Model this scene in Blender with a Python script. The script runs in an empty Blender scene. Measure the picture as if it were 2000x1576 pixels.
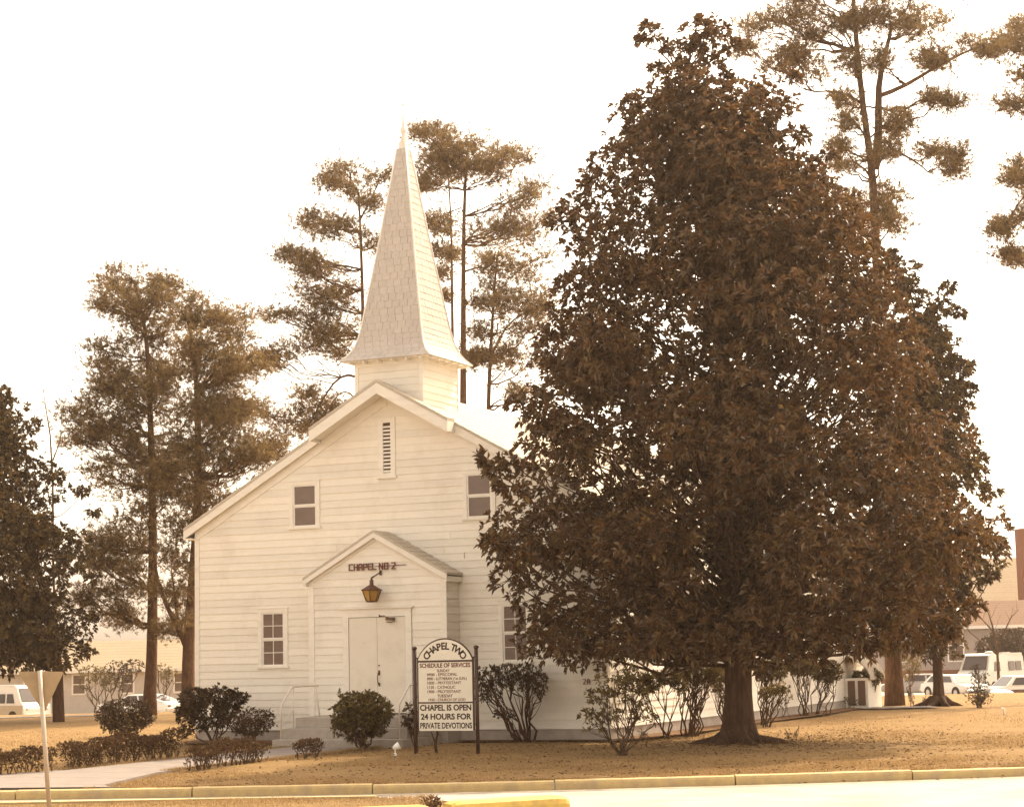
import bpy, math, random
import numpy as np
from mathutils import Vector, Matrix

random.seed(7)
RNG = np.random.default_rng(7)
S = bpy.context.scene
COL = S.collection
R = math.radians
PI = math.pi

# ------------------------------------------------------------------ camera
CAM = np.array([22.545, -42.5545, 2.1012])
FPX, PITCH, ROLL, YAW = 3802.4, 0.1269, 0.0220, -0.4231
RT = np.array([math.cos(YAW), -math.sin(YAW), 0.0])        # level right
FH = np.array([math.sin(YAW), math.cos(YAW), 0.0])         # level forward
fwd = Vector(FH * math.cos(PITCH) + np.array([0, 0, math.sin(PITCH)]))
up0 = Vector(-FH * math.sin(PITCH) + np.array([0, 0, math.cos(PITCH)]))
r0 = Vector(RT)
cr, sr = math.cos(ROLL), math.sin(ROLL)
cam_r = r0 * cr - up0 * sr
cam_u = r0 * sr + up0 * cr
cd = bpy.data.cameras.new("camera")
cam = bpy.data.objects.new("camera", cd)
COL.objects.link(cam)
M = Matrix.Identity(4)
for i in range(3):
    M[i][0], M[i][1], M[i][2], M[i][3] = cam_r[i], cam_u[i], -fwd[i], CAM[i]
cam.matrix_world = M
cd.sensor_width = 36
cd.lens = FPX / 2000 * 36
cd.clip_end = 3000
cd.clip_start = 0.1
S.camera = cam

# ------------------------------------------------------------------ light
SUN_AZ, SUN_EL = R(13), R(47)          # azimuth from +Y towards +X: behind the chapel, to its right
W = bpy.data.worlds.new("World")
S.world = W
W.use_nodes = True
nt = W.node_tree
nt.nodes.clear()
out = nt.nodes.new("ShaderNodeOutputWorld")
bg = nt.nodes.new("ShaderNodeBackground")
sky = nt.nodes.new("ShaderNodeTexSky")
sky.sky_type = 'NISHITA'
sky.sun_disc = False
sky.sun_elevation = SUN_EL
sky.sun_rotation = SUN_AZ
sky.air_density = 1.0
sky.dust_density = 4.0
sky.ozone_density = 0.6
hs = nt.nodes.new("ShaderNodeHueSaturation")
hs.inputs['Saturation'].default_value = 0.28
tint = nt.nodes.new("ShaderNodeMix")
tint.data_type = 'RGBA'
tint.blend_type = 'MULTIPLY'
tint.inputs[0].default_value = 1.0
tint.inputs[7].default_value = (1.92, 1.62, 1.30, 1)
bg.inputs[1].default_value = 0.15
nt.links.new(sky.outputs[0], hs.inputs['Color'])
nt.links.new(hs.outputs[0], tint.inputs[6])
nt.links.new(tint.outputs[2], bg.inputs[0])
nt.links.new(bg.outputs[0], out.inputs[0])
sd = bpy.data.lights.new("sun", 'SUN')
sd.energy = 3.7
sd.angle = R(0.6)
sd.color = (1.0, 0.84, 0.60)
sun = bpy.data.objects.new("sun", sd)
COL.objects.link(sun)
sdir = Vector((math.sin(SUN_AZ) * math.cos(SUN_EL), math.cos(SUN_AZ) * math.cos(SUN_EL), math.sin(SUN_EL)))
sun.rotation_euler = sdir.to_track_quat('Z', 'Y').to_euler()
S.view_settings.view_transform = 'Standard'
S.view_settings.look = 'None'
S.view_settings.exposure = 0.84
S.view_settings.gamma = 1.0
S.cycles.max_bounces = 4
S.cycles.transparent_max_bounces = 4
S.cycles.volume_bounces = 0
HAZE = 0.00031

# ------------------------------------------------------------------ helpers
def at(px, py, depth):
    """world point seen at photo pixel (px, py) at that level distance ahead of the camera"""
    X, Y = px - 1000, 788 - py
    x = X * cr + Y * sr
    y = -X * sr + Y * cr
    fw = FPX * math.cos(PITCH) - y * math.sin(PITCH)
    u = FPX * math.sin(PITCH) + y * math.cos(PITCH)
    d = RT * x + FH * fw + np.array([0, 0, u])
    return CAM + d * (depth / fw)

def uv(u, v, z=0.0):
    """u metres right of the camera, v metres ahead"""
    p = CAM + RT * u + FH * v
    return np.array([p[0], p[1], z])

def gz(v):
    """lawn level: flat, then falls away behind the chapel"""
    t = min(max((v - 80) / 22, 0), 1)
    return -1.15 * t * t * (3 - 2 * t)

def kerb_v(u):
    uu = max(-26, min(26, u))
    return 32.3 + 0.02 * u + 0.0088 * uu * uu

def props(o, label=None, cat=None, group=None, kind=None):
    if label: o['label'] = label
    if cat: o['category'] = cat
    if group: o['group'] = group
    if kind: o['kind'] = kind
    return o

def empty(name, loc, label, cat, group=None, rz=0):
    o = bpy.data.objects.new(name, None)
    COL.objects.link(o)
    o.location = tuple(loc)
    o.rotation_euler = (0, 0, rz)
    o.empty_display_size = 0.2
    return props(o, label, cat, group)

def root_loc(o):
    while o.parent: o = o.parent
    return np.array(o.location)

def link_mesh(name, me, parent=None):
    o = bpy.data.objects.new(name, me)
    COL.objects.link(o)
    if parent is not None: o.parent = parent
    return o

def np_mesh(name, V, F, mat, parent=None, tone=None, world=True, smooth=False):
    """V (n,3), F (m,k) arrays"""
    V = np.asarray(V, dtype=np.float32)
    if parent is not None and world: V = V - root_loc(parent).astype(np.float32)
    F = np.asarray(F, dtype=np.int32)
    m, k = F.shape
    me = bpy.data.meshes.new(name)
    me.vertices.add(len(V)); me.vertices.foreach_set('co', V.ravel())
    me.loops.add(m * k); me.loops.foreach_set('vertex_index', F.ravel())
    me.polygons.add(m)
    me.polygons.foreach_set('loop_start', np.arange(m, dtype=np.int32) * k)
    me.polygons.foreach_set('use_smooth', np.full(m, smooth))
    me.update(calc_edges=True)
    if tone is not None:
        a = me.attributes.new('tone', 'FLOAT', 'POINT')
        a.data.foreach_set('value', np.asarray(tone, dtype=np.float32))
    me.materials.append(mat)
    return link_mesh(name, me, parent)

class MB:
    def __init__(s): s.V, s.F, s.sm = [], [], []
    def add(s, V, F, sm=False):
        n = len(s.V)
        s.V += [tuple(float(c) for c in v) for v in V]
        s.F += [tuple(i + n for i in f) for f in F]
        s.sm += [sm] * len(F)
    def box(s, x0, x1, y0, y1, z0, z1):
        s.hexa([(x0, y0, z0), (x1, y0, z0), (x1, y1, z0), (x0, y1, z0), (x0, y0, z1), (x1, y0, z1), (x1, y1, z1), (x0, y1, z1)])
        return s
    def hexa(s, P):
        s.add(P, [(0, 3, 2, 1), (4, 5, 6, 7), (0, 1, 5, 4), (1, 2, 6, 5), (2, 3, 7, 6), (3, 0, 4, 7)])
        return s
    def prism(s, poly, d):
        """polygon (list of 3d points) extruded by vector d"""
        n = len(poly); P = [np.array(p, float) for p in poly]; Q = [p + np.array(d, float) for p in P]
        s.add(P + Q, [tuple(range(n))[::-1], tuple(range(n, 2 * n))] + [(i, (i + 1) % n, n + (i + 1) % n, n + i) for i in range(n)])
        return s
    def tube(s, pts, rad, n=8, cap=True, jit=0.0):
        P = [np.array(p, float) for p in pts]
        if not hasattr(rad, '__len__'): rad = [rad] * len(P)
        rings = []; ref = None
        for i, p in enumerate(P):
            t = P[min(i + 1, len(P) - 1)] - P[max(i - 1, 0)]
            t = t / (np.linalg.norm(t) + 1e-9)
            if ref is None:
                ref = np.array([1, 0, 0.]) if abs(t[0]) < .8 else np.array([0, 1., 0])
            a = ref - t * ref.dot(t); a /= np.linalg.norm(a) + 1e-9; ref = a
            b = np.cross(t, a)
            rr = [rad[i] * (1 + random.uniform(-jit, jit)) for _ in range(n)] if jit else [rad[i]] * n
            rings.append([p + (a * math.cos(2 * PI * k / n) + b * math.sin(2 * PI * k / n)) * rr[k] for k in range(n)])
        V = [q for r in rings for q in r]; F = []
        for i in range(len(P) - 1):
            for k in range(n):
                F.append((i * n + k, i * n + (k + 1) % n, (i + 1) * n + (k + 1) % n, (i + 1) * n + k))
        if cap:
            F.append(tuple(range(n))[::-1]); F.append(tuple((len(P) - 1) * n + k for k in range(n)))
        s.add(V, F, True)
        return s
    def lathe(s, c, prof, n=16):
        """prof list of (r, z)"""
        s.tube([(c[0], c[1], c[2] + z) for r, z in prof], [max(r, 1e-4) for r, z in prof], n)
        return s
    def build(s, name, mat, parent=None, world=True):
        off = root_loc(parent) if (parent is not None and world) else np.zeros(3)
        me = bpy.data.meshes.new(name)
        me.from_pydata([(v[0] - off[0], v[1] - off[1], v[2] - off[2]) for v in s.V], [], s.F)
        me.polygons.foreach_set('use_smooth', s.sm)
        me.update()
        for m in (mat if isinstance(mat, (list, tuple)) else [mat]): me.materials.append(m)
        return link_mesh(name, me, parent)

def bevel(o, w=0.01, seg=2):
    m = o.modifiers.new('bevel', 'BEVEL'); m.width = w; m.segments = seg; m.limit_method = 'ANGLE'; m.angle_limit = R(35)
    return o

# ------------------------------------------------------------------ materials
def mat(name, c1, c2=None, scale=3.0, rough=0.8, spec=0.3, bump=0.0, bscale=40.0, stretch=(1, 1, 1), objrand=0.0,
        dirt=None, dscale=0.6, damt=0.5, metal=0.0, coord='Object', detail=6):
    m = bpy.data.materials.new(name); m.use_nodes = True
    t = m.node_tree; b = t.nodes['Principled BSDF']; L = t.links.new
    b.inputs['Roughness'].default_value = rough
    b.inputs['Metallic'].default_value = metal
    b.inputs['Specular IOR Level'].default_value = spec
    tc = t.nodes.new('ShaderNodeTexCoord'); mp = t.nodes.new('ShaderNodeMapping')
    mp.inputs['Scale'].default_value = stretch
    L(tc.outputs[coord], mp.inputs[0])
    n = t.nodes.new('ShaderNodeTexNoise'); n.inputs['Scale'].default_value = scale; n.inputs['Detail'].default_value = detail
    n.inputs['Roughness'].default_value = 0.65
    L(mp.outputs[0], n.inputs[0])
    cr_ = t.nodes.new('ShaderNodeValToRGB')
    cr_.color_ramp.elements[0].position = 0.32; cr_.color_ramp.elements[1].position = 0.68
    cr_.color_ramp.elements[0].color = (*c1, 1); cr_.color_ramp.elements[1].color = (*(c2 or c1), 1)
    L(n.outputs[0], cr_.inputs[0]); col = cr_.outputs[0]
    if dirt:
        n2 = t.nodes.new('ShaderNodeTexNoise'); n2.inputs['Scale'].default_value = dscale; n2.inputs['Detail'].default_value = 8
        n2.inputs['Roughness'].default_value = 0.7
        L(mp.outputs[0], n2.inputs[0])
        r2 = t.nodes.new('ShaderNodeMapRange'); r2.inputs[1].default_value = 0.5; r2.inputs[2].default_value = 0.72
        r2.inputs[4].default_value = damt
        L(n2.outputs[0], r2.inputs[0])
        mx = t.nodes.new('ShaderNodeMix'); mx.data_type = 'RGBA'; mx.inputs[7].default_value = (*dirt, 1)
        L(r2.outputs[0], mx.inputs[0]); L(col, mx.inputs[6]); col = mx.outputs[2]
    if objrand:
        oi = t.nodes.new('ShaderNodeObjectInfo'); mr = t.nodes.new('ShaderNodeMapRange')
        mr.inputs[3].default_value = 1 - objrand; mr.inputs[4].default_value = 1 + objrand * .4
        L(oi.outputs['Random'], mr.inputs[0])
        mu = t.nodes.new('ShaderNodeVectorMath'); mu.operation = 'SCALE'
        L(col, mu.inputs[0]); L(mr.outputs[0], mu.inputs['Scale']); col = mu.outputs[0]
    L(col, b.inputs['Base Color'])
    if bump:
        n3 = t.nodes.new('ShaderNodeTexNoise'); n3.inputs['Scale'].default_value = bscale; n3.inputs['Detail'].default_value = 5
        L(mp.outputs[0], n3.inputs[0])
        bp = t.nodes.new('ShaderNodeBump'); bp.inputs['Strength'].default_value = bump; bp.inputs['Distance'].default_value = 0.02
        L(n3.outputs[0], bp.inputs['Height']); L(bp.outputs[0], b.inputs['Normal'])
    return m

def leaf_mat(name, dark, light, under=None, rough=0.45, transl=0.25, spec=0.4):
    m = bpy.data.materials.new(name); m.use_nodes = True
    t = m.node_tree; b = t.nodes['Principled BSDF']; L = t.links.new; o = t.nodes['Material Output']
    at_ = t.nodes.new('ShaderNodeAttribute'); at_.attribute_name = 'tone'
    mx = t.nodes.new('ShaderNodeMix'); mx.data_type = 'RGBA'
    mx.inputs[6].default_value = (*dark, 1); mx.inputs[7].default_value = (*light, 1)
    L(at_.outputs['Fac'], mx.inputs[0]); col = mx.outputs[2]
    if under:
        g = t.nodes.new('ShaderNodeNewGeometry'); m2 = t.nodes.new('ShaderNodeMix'); m2.data_type = 'RGBA'
        m2.inputs[7].default_value = (*under, 1)
        L(g.outputs['Backfacing'], m2.inputs[0]); L(col, m2.inputs[6]); col = m2.outputs[2]
    L(col, b.inputs['Base Color'])
    b.inputs['Roughness'].default_value = rough; b.inputs['Specular IOR Level'].default_value = spec
    tr = t.nodes.new('ShaderNodeBsdfTranslucent'); L(col, tr.inputs[0])
    ms = t.nodes.new('ShaderNodeMixShader'); ms.inputs[0].default_value = transl
    L(b.outputs[0], ms.inputs[1]); L(tr.outputs[0], ms.inputs[2]); L(ms.outputs[0], o.inputs[0])
    return m

PAINT = mat('white_paint', (.88, .83, .72), (.85, .79, .68), 6, .6, .3, .12, 45, (1, 1, 1), objrand=.07, dirt=(.50, .41, .31), dscale=.9, damt=.28)
PAINT2 = mat('white_trim_paint', (.88, .83, .73), (.85, .79, .69), 4, .5, .35, .2, 50, (1, 1, 3), objrand=.04, dirt=(.5, .42, .32), dscale=2, damt=.22)
DOORP = mat('door_paint', (.82, .75, .63), (.78, .71, .59), 3, .55, .3, .1, 20, dirt=(.55, .46, .35), dscale=1.5, damt=.3)
SHING = mat('white_shingle', (.62, .56, .50), (.54, .48, .42), 18, .9, .15, .3, 90, objrand=.06)
ROOFM = mat('white_roofing', (.60, .53, .43), (.50, .44, .35), 8, .9, .15, .4, 60, dirt=(.42, .35, .27), dscale=1.2, damt=.4)
BACK = mat('wall_sheathing', (.35, .3, .24), (.3, .25, .2), 3, .9)
CONC = mat('concrete', (.44, .39, .33), (.36, .31, .26), 5, .85, .2, .3, 60, dirt=(.22, .17, .13), dscale=1.0, damt=.5)
FOUND = mat('foundation_block', (.46, .40, .34), (.36, .31, .26), 4, .9, .2, .4, 50, dirt=(.2, .15, .11), dscale=1.2, damt=.6)
WALK = mat('walk_concrete', (.25, .21, .185), (.20, .17, .15), 2, .85, .2, .3, 60, dirt=(.3, .24, .18), dscale=.8, damt=.4)
ROAD = mat('road_surface', (.40, .365, .32), (.33, .30, .26), 1.2, .85, .2, .35, 90, dirt=(.20, .17, .14), dscale=.5, damt=.6)
YELK = mat('yellow_kerb_paint', (.56, .42, .19), (.42, .31, .16), 5, .75, .25, .4, 50, dirt=(.36, .28, .19), dscale=2.2, damt=.8)
YELB = mat('bright_yellow_paint', (.62, .42, .10), (.52, .34, .08), 5, .65, .3, .4, 50, dirt=(.30, .21, .12), dscale=2.5, damt=.7)
BARK = mat('dark_bark', (.045, .024, .016), (.11, .062, .038), 12, .95, .1, 1.0, 26, (1, 1, .22))
PBARK = mat('pine_bark', (.07, .038, .024), (.17, .098, .058), 11, .95, .1, 1.0, 20, (1, 1, .3))
TWIG = mat('shrub_stem', (.07, .042, .026), (.13, .082, .05), 12, .9, .1, .5, 60)
IRON = mat('dark_brown_metal', (.055, .025, .018), (.07, .035, .025), 10, .5, .4)
BLACKP = mat('sign_black_paint', (.045, .02, .015), None, 5, .6, .3)
MAROON = mat('sign_red_paint', (.17, .05, .035), (.13, .04, .03), 30, .6, .3)
SIGNW = mat('sign_white_face', (.82, .78, .66), (.78, .73, .60), 3, .45, .4, dirt=(.6, .52, .4), dscale=2, damt=.25)
RAILM = mat('white_rail_paint', (.78, .70, .60), (.70, .6, .5), 8, .45, .4)
GLASS = mat('screened_glass', (.20, .135, .105), (.155, .105, .08), 3, .12, .5)
AMBER = mat('amber_glass', (.46, .27, .07), (.38, .21, .05), 4, .25, .5)
COPPER = mat('lantern_metal', (.10, .045, .03), (.14, .06, .035), 8, .45, .4, metal=.2)
BRASS = mat('door_hardware', (.10, .06, .035), (.14, .08, .045), 8, .35, .5, metal=.6)
SIGNB = mat('sign_back_tan', (.40, .29, .165), (.35, .25, .14), 3, .6, .4, dirt=(.25, .17, .1), dscale=3, damt=.4)
GALV = mat('galvanised_post', (.55, .46, .36), (.48, .40, .31), 8, .5, .4, metal=.1)
TYRE = mat('tyre_rubber', (.03, .022, .018), None, 5, .8, .2)
HUB = mat('hubcap', (.55, .5, .44), None, 5, .3, .5, metal=.6)
CARW = mat('white_car_paint', (.80, .76, .68), None, 3, .25, .5)
CARG = mat('grey_car_paint', (.34, .30, .27), None, 3, .3, .5)
CART = mat('tan_car_paint', (.52, .41, .27), (.48, .37, .24), 3, .35, .5)
CARD = mat('dark_stripe', (.12, .065, .05), None, 3, .4, .4)
CGLASS = mat('car_glass', (.055, .04, .032), None, 3, .06, .6)
CHROME = mat('chrome', (.6, .55, .5), None, 3, .2, .5, metal=.8)
HWALL = mat('house_siding', (.62, .55, .47), (.56, .49, .42), 3, .8, .2, dirt=(.4, .33, .27), dscale=.6, damt=.4)
HROOF = mat('house_roof_shingles', (.36, .285, .20), (.29, .23, .155), 8, .95, .1, .4, 40, dirt=(.28, .21, .14), dscale=.8, damt=.5)
HROOF2 = mat('brown_roof_shingles', (.20, .13, .09), (.15, .095, .065), 8, .95, .1, .4, 40)
BRICK = mat('red_brick', (.26, .115, .07), (.19, .08, .05), 14, .9, .15, .4, 60)
MULCH = mat('leaf_litter_soil', (.12, .065, .035), (.20, .115, .06), 9, .95, .1, 1, 60)
FLOODW = mat('white_enamel', (.82, .8, .74), None, 3, .35, .5)

def lawn_material(name, warm=1.0):
    m = bpy.data.materials.new(name); m.use_nodes = True
    t = m.node_tree; b = t.nodes['Principled BSDF']; L = t.links.new
    b.inputs['Roughness'].default_value = .95; b.inputs['Specular IOR Level'].default_value = .1
    tc = t.nodes.new('ShaderNodeTexCoord')
    def noise(sc, d=6, rgh=.6):
        n = t.nodes.new('ShaderNodeTexNoise'); n.inputs['Scale'].default_value = sc; n.inputs['Detail'].default_value = d
        n.inputs['Roughness'].default_value = rgh; L(tc.outputs['Object'], n.inputs[0]); return n
    def ramp(src, a, ca, b_, cb):
        r = t.nodes.new('ShaderNodeValToRGB'); e = r.color_ramp.elements
        e[0].position = a; e[1].position = b_; e[0].color = (*ca, 1); e[1].color = (*cb, 1); L(src.outputs[0], r.inputs[0]); return r
    a = ramp(noise(.45, 8, .7), .36, (.26, .160, .066), .64, (.38, .248, .108))
    c = ramp(noise(7, 8, .75), .36, (.20, .120, .058), .60, (.38, .245, .108))
    d = noise(60, 3)
    mx = t.nodes.new('ShaderNodeMix'); mx.data_type = 'RGBA'; mx.inputs[0].default_value = .55
    L(a.outputs[0], mx.inputs[6]); L(c.outputs[0], mx.inputs[7])
    mu = t.nodes.new('ShaderNodeVectorMath'); mu.operation = 'SCALE'
    mr = t.nodes.new('ShaderNodeMapRange'); mr.inputs[1].default_value = .3; mr.inputs[2].default_value = .7; mr.inputs[3].default_value = .6; mr.inputs[4].default_value = 1.3
    L(d.outputs[0], mr.inputs[0]); L(mx.outputs[2], mu.inputs[0]); L(mr.outputs[0], mu.inputs['Scale'])
    L(mu.outputs[0], b.inputs['Base Color'])
    bp = t.nodes.new('ShaderNodeBump'); bp.inputs['Strength'].default_value = .9; bp.inputs['Distance'].default_value = .05
    nb = noise(35, 6, .8); L(nb.outputs[0], bp.inputs['Height']); L(bp.outputs[0], b.inputs['Normal'])
    return m
LAWN = lawn_material('dry_lawn')

MAGLEAF = leaf_mat('magnolia_leaf', (.022, .0105, .003), (.24, .150, .048), (.12, .058, .020), .30, .30, .6)
MAGLEAF2 = leaf_mat('evergreen_leaf', (.024, .012, .004), (.22, .145, .048), None, .32, .30, .5)
NEEDLE = leaf_mat('pine_needle', (.085, .050, .018), (.30, .20, .075), None, .55, .42, .3)
SHLEAF = leaf_mat('shrub_leaf', (.040, .024, .007), (.24, .175, .050), None, .4, .25, .4)
SHDARK = leaf_mat('dark_shrub_leaf', (.026, .012, .005), (.12, .072, .028), None, .4, .2, .4)
SHTWIG = leaf_mat('twiggy_leaf', (.055, .026, .012), (.15, .084, .036), None, .6, .3, .2)
SHYEL = leaf_mat('yellow_leaf', (.15, .11, .03), (.28, .20, .06), None, .5, .35, .3)
GRASSM = leaf_mat('dry_grass_blade', (.23, .145, .065), (.46, .315, .15), None, .8, .25, .15)

# ------------------------------------------------------------------ foliage generators
def norm(a): return a / (np.linalg.norm(a, axis=-1, keepdims=True) + 1e-9)

def leaves(P, D, L, Wd, cup=.18, droop=.0, upb=1.0):
    """folded two-triangle leaves from points P in directions D"""
    n = len(P)
    D = norm(D)
    Ls = (L * RNG.uniform(.7, 1.25, n))[:, None]
    Ws = Ls * Wd
    Nn = RNG.normal(0, .6, (n, 3)); Nn[:, 2] += upb
    Nn = norm(Nn - D * (Nn * D).sum(1, keepdims=True))
    Sd = np.cross(D, Nn)
    tip = P + D * Ls; tip[:, 2] -= (droop * Ls)[:, 0]
    mid = P + D * Ls * .5
    V = np.stack([P, mid + Sd * Ws * .5 + Nn * Ls * cup, tip, mid - Sd * Ws * .5 + Nn * Ls * cup], 1).reshape(-1, 3)
    i = np.arange(n) * 4
    F = np.concatenate([np.stack([i, i + 1, i + 2], 1), np.stack([i, i + 2, i + 3], 1)])
    return V, F

def whorls(C, A, m, L, Wd, spread=.75, **k):
    n = len(C)
    A = norm(A)
    C2 = np.repeat(C, m, 0); A2 = np.repeat(A, m, 0)
    J = norm(RNG.normal(0, 1, (n * m, 3)))
    J = norm(J - A2 * (J * A2).sum(1, keepdims=True))
    s = RNG.uniform(.45, 1.0, (n * m, 1)) * spread
    D = A2 * (1 - s) + J * s
    P = C2 - A2 * RNG.uniform(0, L * .5, (n * m, 1))
    return leaves(P, D, L, Wd, **k)

def tufts(C, A, m, L, w):
    """pine needle sprays: thin single triangles"""
    n = len(C) * m
    C2 = np.repeat(C, m, 0); A2 = np.repeat(norm(A), m, 0)
    D = norm(A2 * .55 + norm(RNG.normal(0, 1, (n, 3))) * .9)
    P = C2 - A2 * RNG.uniform(0, L * .6, (n, 1))
    Ls = L * RNG.uniform(.7, 1.2, (n, 1))
    S_ = norm(np.cross(D, RNG.normal(0, 1, (n, 3)))) * w * .5
    V = np.stack([P - S_, P + S_, P + D * Ls], 1).reshape(-1, 3)
    return V, np.arange(n * 3).reshape(-1, 3)

def limb(mb, a, b, ra, rb, sag=.0, wig=.08, n=6, sides=6):
    a = np.array(a, float); b = np.array(b, float); L = np.linalg.norm(b - a)
    pts = []
    off = np.random.default_rng(int(abs(a[2] * 977 + b[0] * 131)) % 99991).normal(0, wig * L, (n + 1, 3))
    for i in range(n + 1):
        t = i / n
        p = a * (1 - t) + b * t
        p[2] += sag * L * math.sin(PI * t) * (1 if sag else 0)
        if 0 < i < n: p = p + off[i] * .5
        pts.append(p)
    mb.tube(pts, [ra + (rb - ra) * (i / n) ** .8 for i in range(n + 1)], sides, False, .06)
    return pts

# ------------------------------------------------------------------ setting: ground
def ground():
    us = list(np.arange(-300, -30, 18)) + list(np.arange(-30, 30.1, 1.5)) + list(np.arange(48, 301, 18))
    offs = [0.0, .6, 1.4, 2.6, 4, 6, 8.5, 11, 14, 18, 22, 27, 32, 37, 42, 46, 50, 54, 58, 62, 66, 70, 75, 90, 120, 180, 300, 420]
    V = []; F = []
    for j, o in enumerate(offs):
        for u in us:
            kv = kerb_v(u)
            v = kv + o
            z = gz(v)
            if 1.0 < o < 37: z += .035 * math.sin(u * .8 + o) * math.sin(o * .55 + u * .31)
            if abs(v - 45) < 20 and o > 11: z = min(z, 0.02)
            V.append(uv(u, v, z))
    n = len(us)
    for j in range(len(offs) - 1):
        for i in range(n - 1):
            F.append((j * n + i, j * n + i + 1, (j + 1) * n + i + 1, (j + 1) * n + i))
    o = np_mesh('lawn', V, F, LAWN, smooth=True)
    props(o, kind='structure')
    # everything on the camera side of the kerb
    V = []; F = []
    for v0 in (0, 1):
        for u in us:
            V.append(uv(u, kerb_v(u) + .05 if v0 else -80, -.132))
    for i in range(n - 1): F.append((i, i + 1, n + i + 1, n + i))
    props(np_mesh('road', V, F, ROAD), kind='structure')
ground()

def kerb():
    root = empty('kerb', uv(0, 32, 0), None, None)
    root['kind'] = 'structure'
    L = 2.95; u = -26.0; k = 0
    while u < 26:
        mb = MB(); n = 3; P = []
        for i in range(n + 1):
            uu = u + .012 + (L - .024) * i / n
            dv = .02 + .0176 * uu
            nrm = norm(np.array([-dv, 1.0]))
            def q(off, z): return uv(uu + nrm[0] * off, kerb_v(uu) + nrm[1] * off, z)
            zt = .025 + .008 * math.sin(k * 2.1)
            P.append([q(-.155, -.16), q(-.15, zt - .05), q(-.135, zt - .015), q(-.10, zt), q(.02, zt), q(.02, -.16)])
        V = [p for r in P for p in r]; m = 6; F = []
        for i in range(n):
            for j in range(m):
                F.append((i * m + j, (i + 1) * m + j, (i + 1) * m + (j + 1) % m, i * m + (j + 1) % m))
        F.append(tuple(range(m))); F.append(tuple(n * m + j for j in range(m))[::-1])
        mb.add(V, F); mb.build('kerb_stone', YELK, root)
        u += L; k += 1
    # cracked gutter strip
    V = []; F = []
    us = np.arange(-26, 26.1, 1)
    for u in us:
        for o in (-.55, -.16): V.append(uv(u, kerb_v(u) + o, -.128))
    for i in range(len(us) - 1): F.append((2 * i, 2 * i + 2, 2 * i + 3, 2 * i + 1))
    props(np_mesh('gutter', V, F, mat('gutter_concrete', (.40, .35, .27), (.30, .25, .19), 3, .9, .2, .5, 50, dirt=(.22, .15, .09), dscale=1.3, damt=.9)), kind='structure')
kerb()

def walk():
    # concrete slabs from the steps to the kerb, flaring at the kerb
    root = empty('walk', (0, -9, 0), None, None); root['kind'] = 'structure'
    y = -3.0; k = 0
    def edge(yv):
        fl = max(0, (-11.5 - yv)) * .35
        return -1.12 - fl * 1.5, 1.22 + fl
    while y > -17.2:
        y2 = max(y - 1.5, -17.2)
        a0, a1 = edge(y); b0, b1 = edge(y2 + .015)
        def lim(x, yy):
            # stop at the kerb
            p = np.array([x, yy, 0]) - CAM; u = p.dot(RT); v = p.dot(FH); kv = kerb_v(u) + .03
            if v < kv:
                t = (kv - v) / FH[1]; return (x, yy + t)
            return (x, yy)
        pts = [lim(a0, y), lim(a1, y), lim(b1, y2 + .015), lim(b0, y2 + .015)]
        n = 6
        top = []
        for (x, yy) in pts: top.append((x, yy, .045))
        mb = MB()
        mb.prism([(x, yy, -.1) for x, yy, z in top], (0, 0, .142))
        mb.build('slab', WALK, root)
        y = y2; k += 1
walk()

def verge():
    # grass island on the near side of the road, with its yellow kerb stones
    pts = [uv(-24, 31.6 + 1.8, 0), uv(-14, 30.9, 0), uv(-8.3, 30.35, 0), uv(-4.5, 30.2, 0), uv(-1.7, 29.9, 0), uv(-1.05, 29.1, 0), uv(-1.1, 28.0, 0), uv(-1.9, 27.0, 0), uv(-6, 25.2, 0), uv(-24, 22, 0)]
    top = [(p[0], p[1], -.045) for p in pts]
    n = len(top); c = uv(-9, 28, -.02)
    V = [c] + top + [(p[0], p[1], -.15) for p in top]
    F = [(0, 1 + (i + 1) % n, 1 + i) for i in range(n)]
    F2 = [(1 + i, 1 + (i + 1) % n, 1 + n + (i + 1) % n, 1 + n + i) for i in range(n)]
    mb = MB(); mb.add(V, F + F2)
    props(mb.build('grass_verge', LAWN), kind='structure')
    # thin concrete edge on its far side
    mb = MB(); P = []
    for u, v in ((-24, 33.4), (-14, 30.95), (-8.3, 30.40), (-4.5, 30.25), (-2.2, 30.05)):
        P.append([uv(u, v + .0, -.15), uv(u, v + .0, -.015), uv(u, v + .16, -.015), uv(u, v + .16, -.15)])
    V = [p for r in P for p in r]; F = []
    for i in range(len(P) - 1):
        for j in range(4): F.append((i * 4 + j, i * 4 + (j + 1) % 4, (i + 1) * 4 + (j + 1) % 4, (i + 1) * 4 + j))
    F.append((0, 3, 2, 1)); F.append((16, 17, 18, 19))
    mb.add(V, F); props(mb.build('verge_edge', YELK), kind='structure')
verge()

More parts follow.
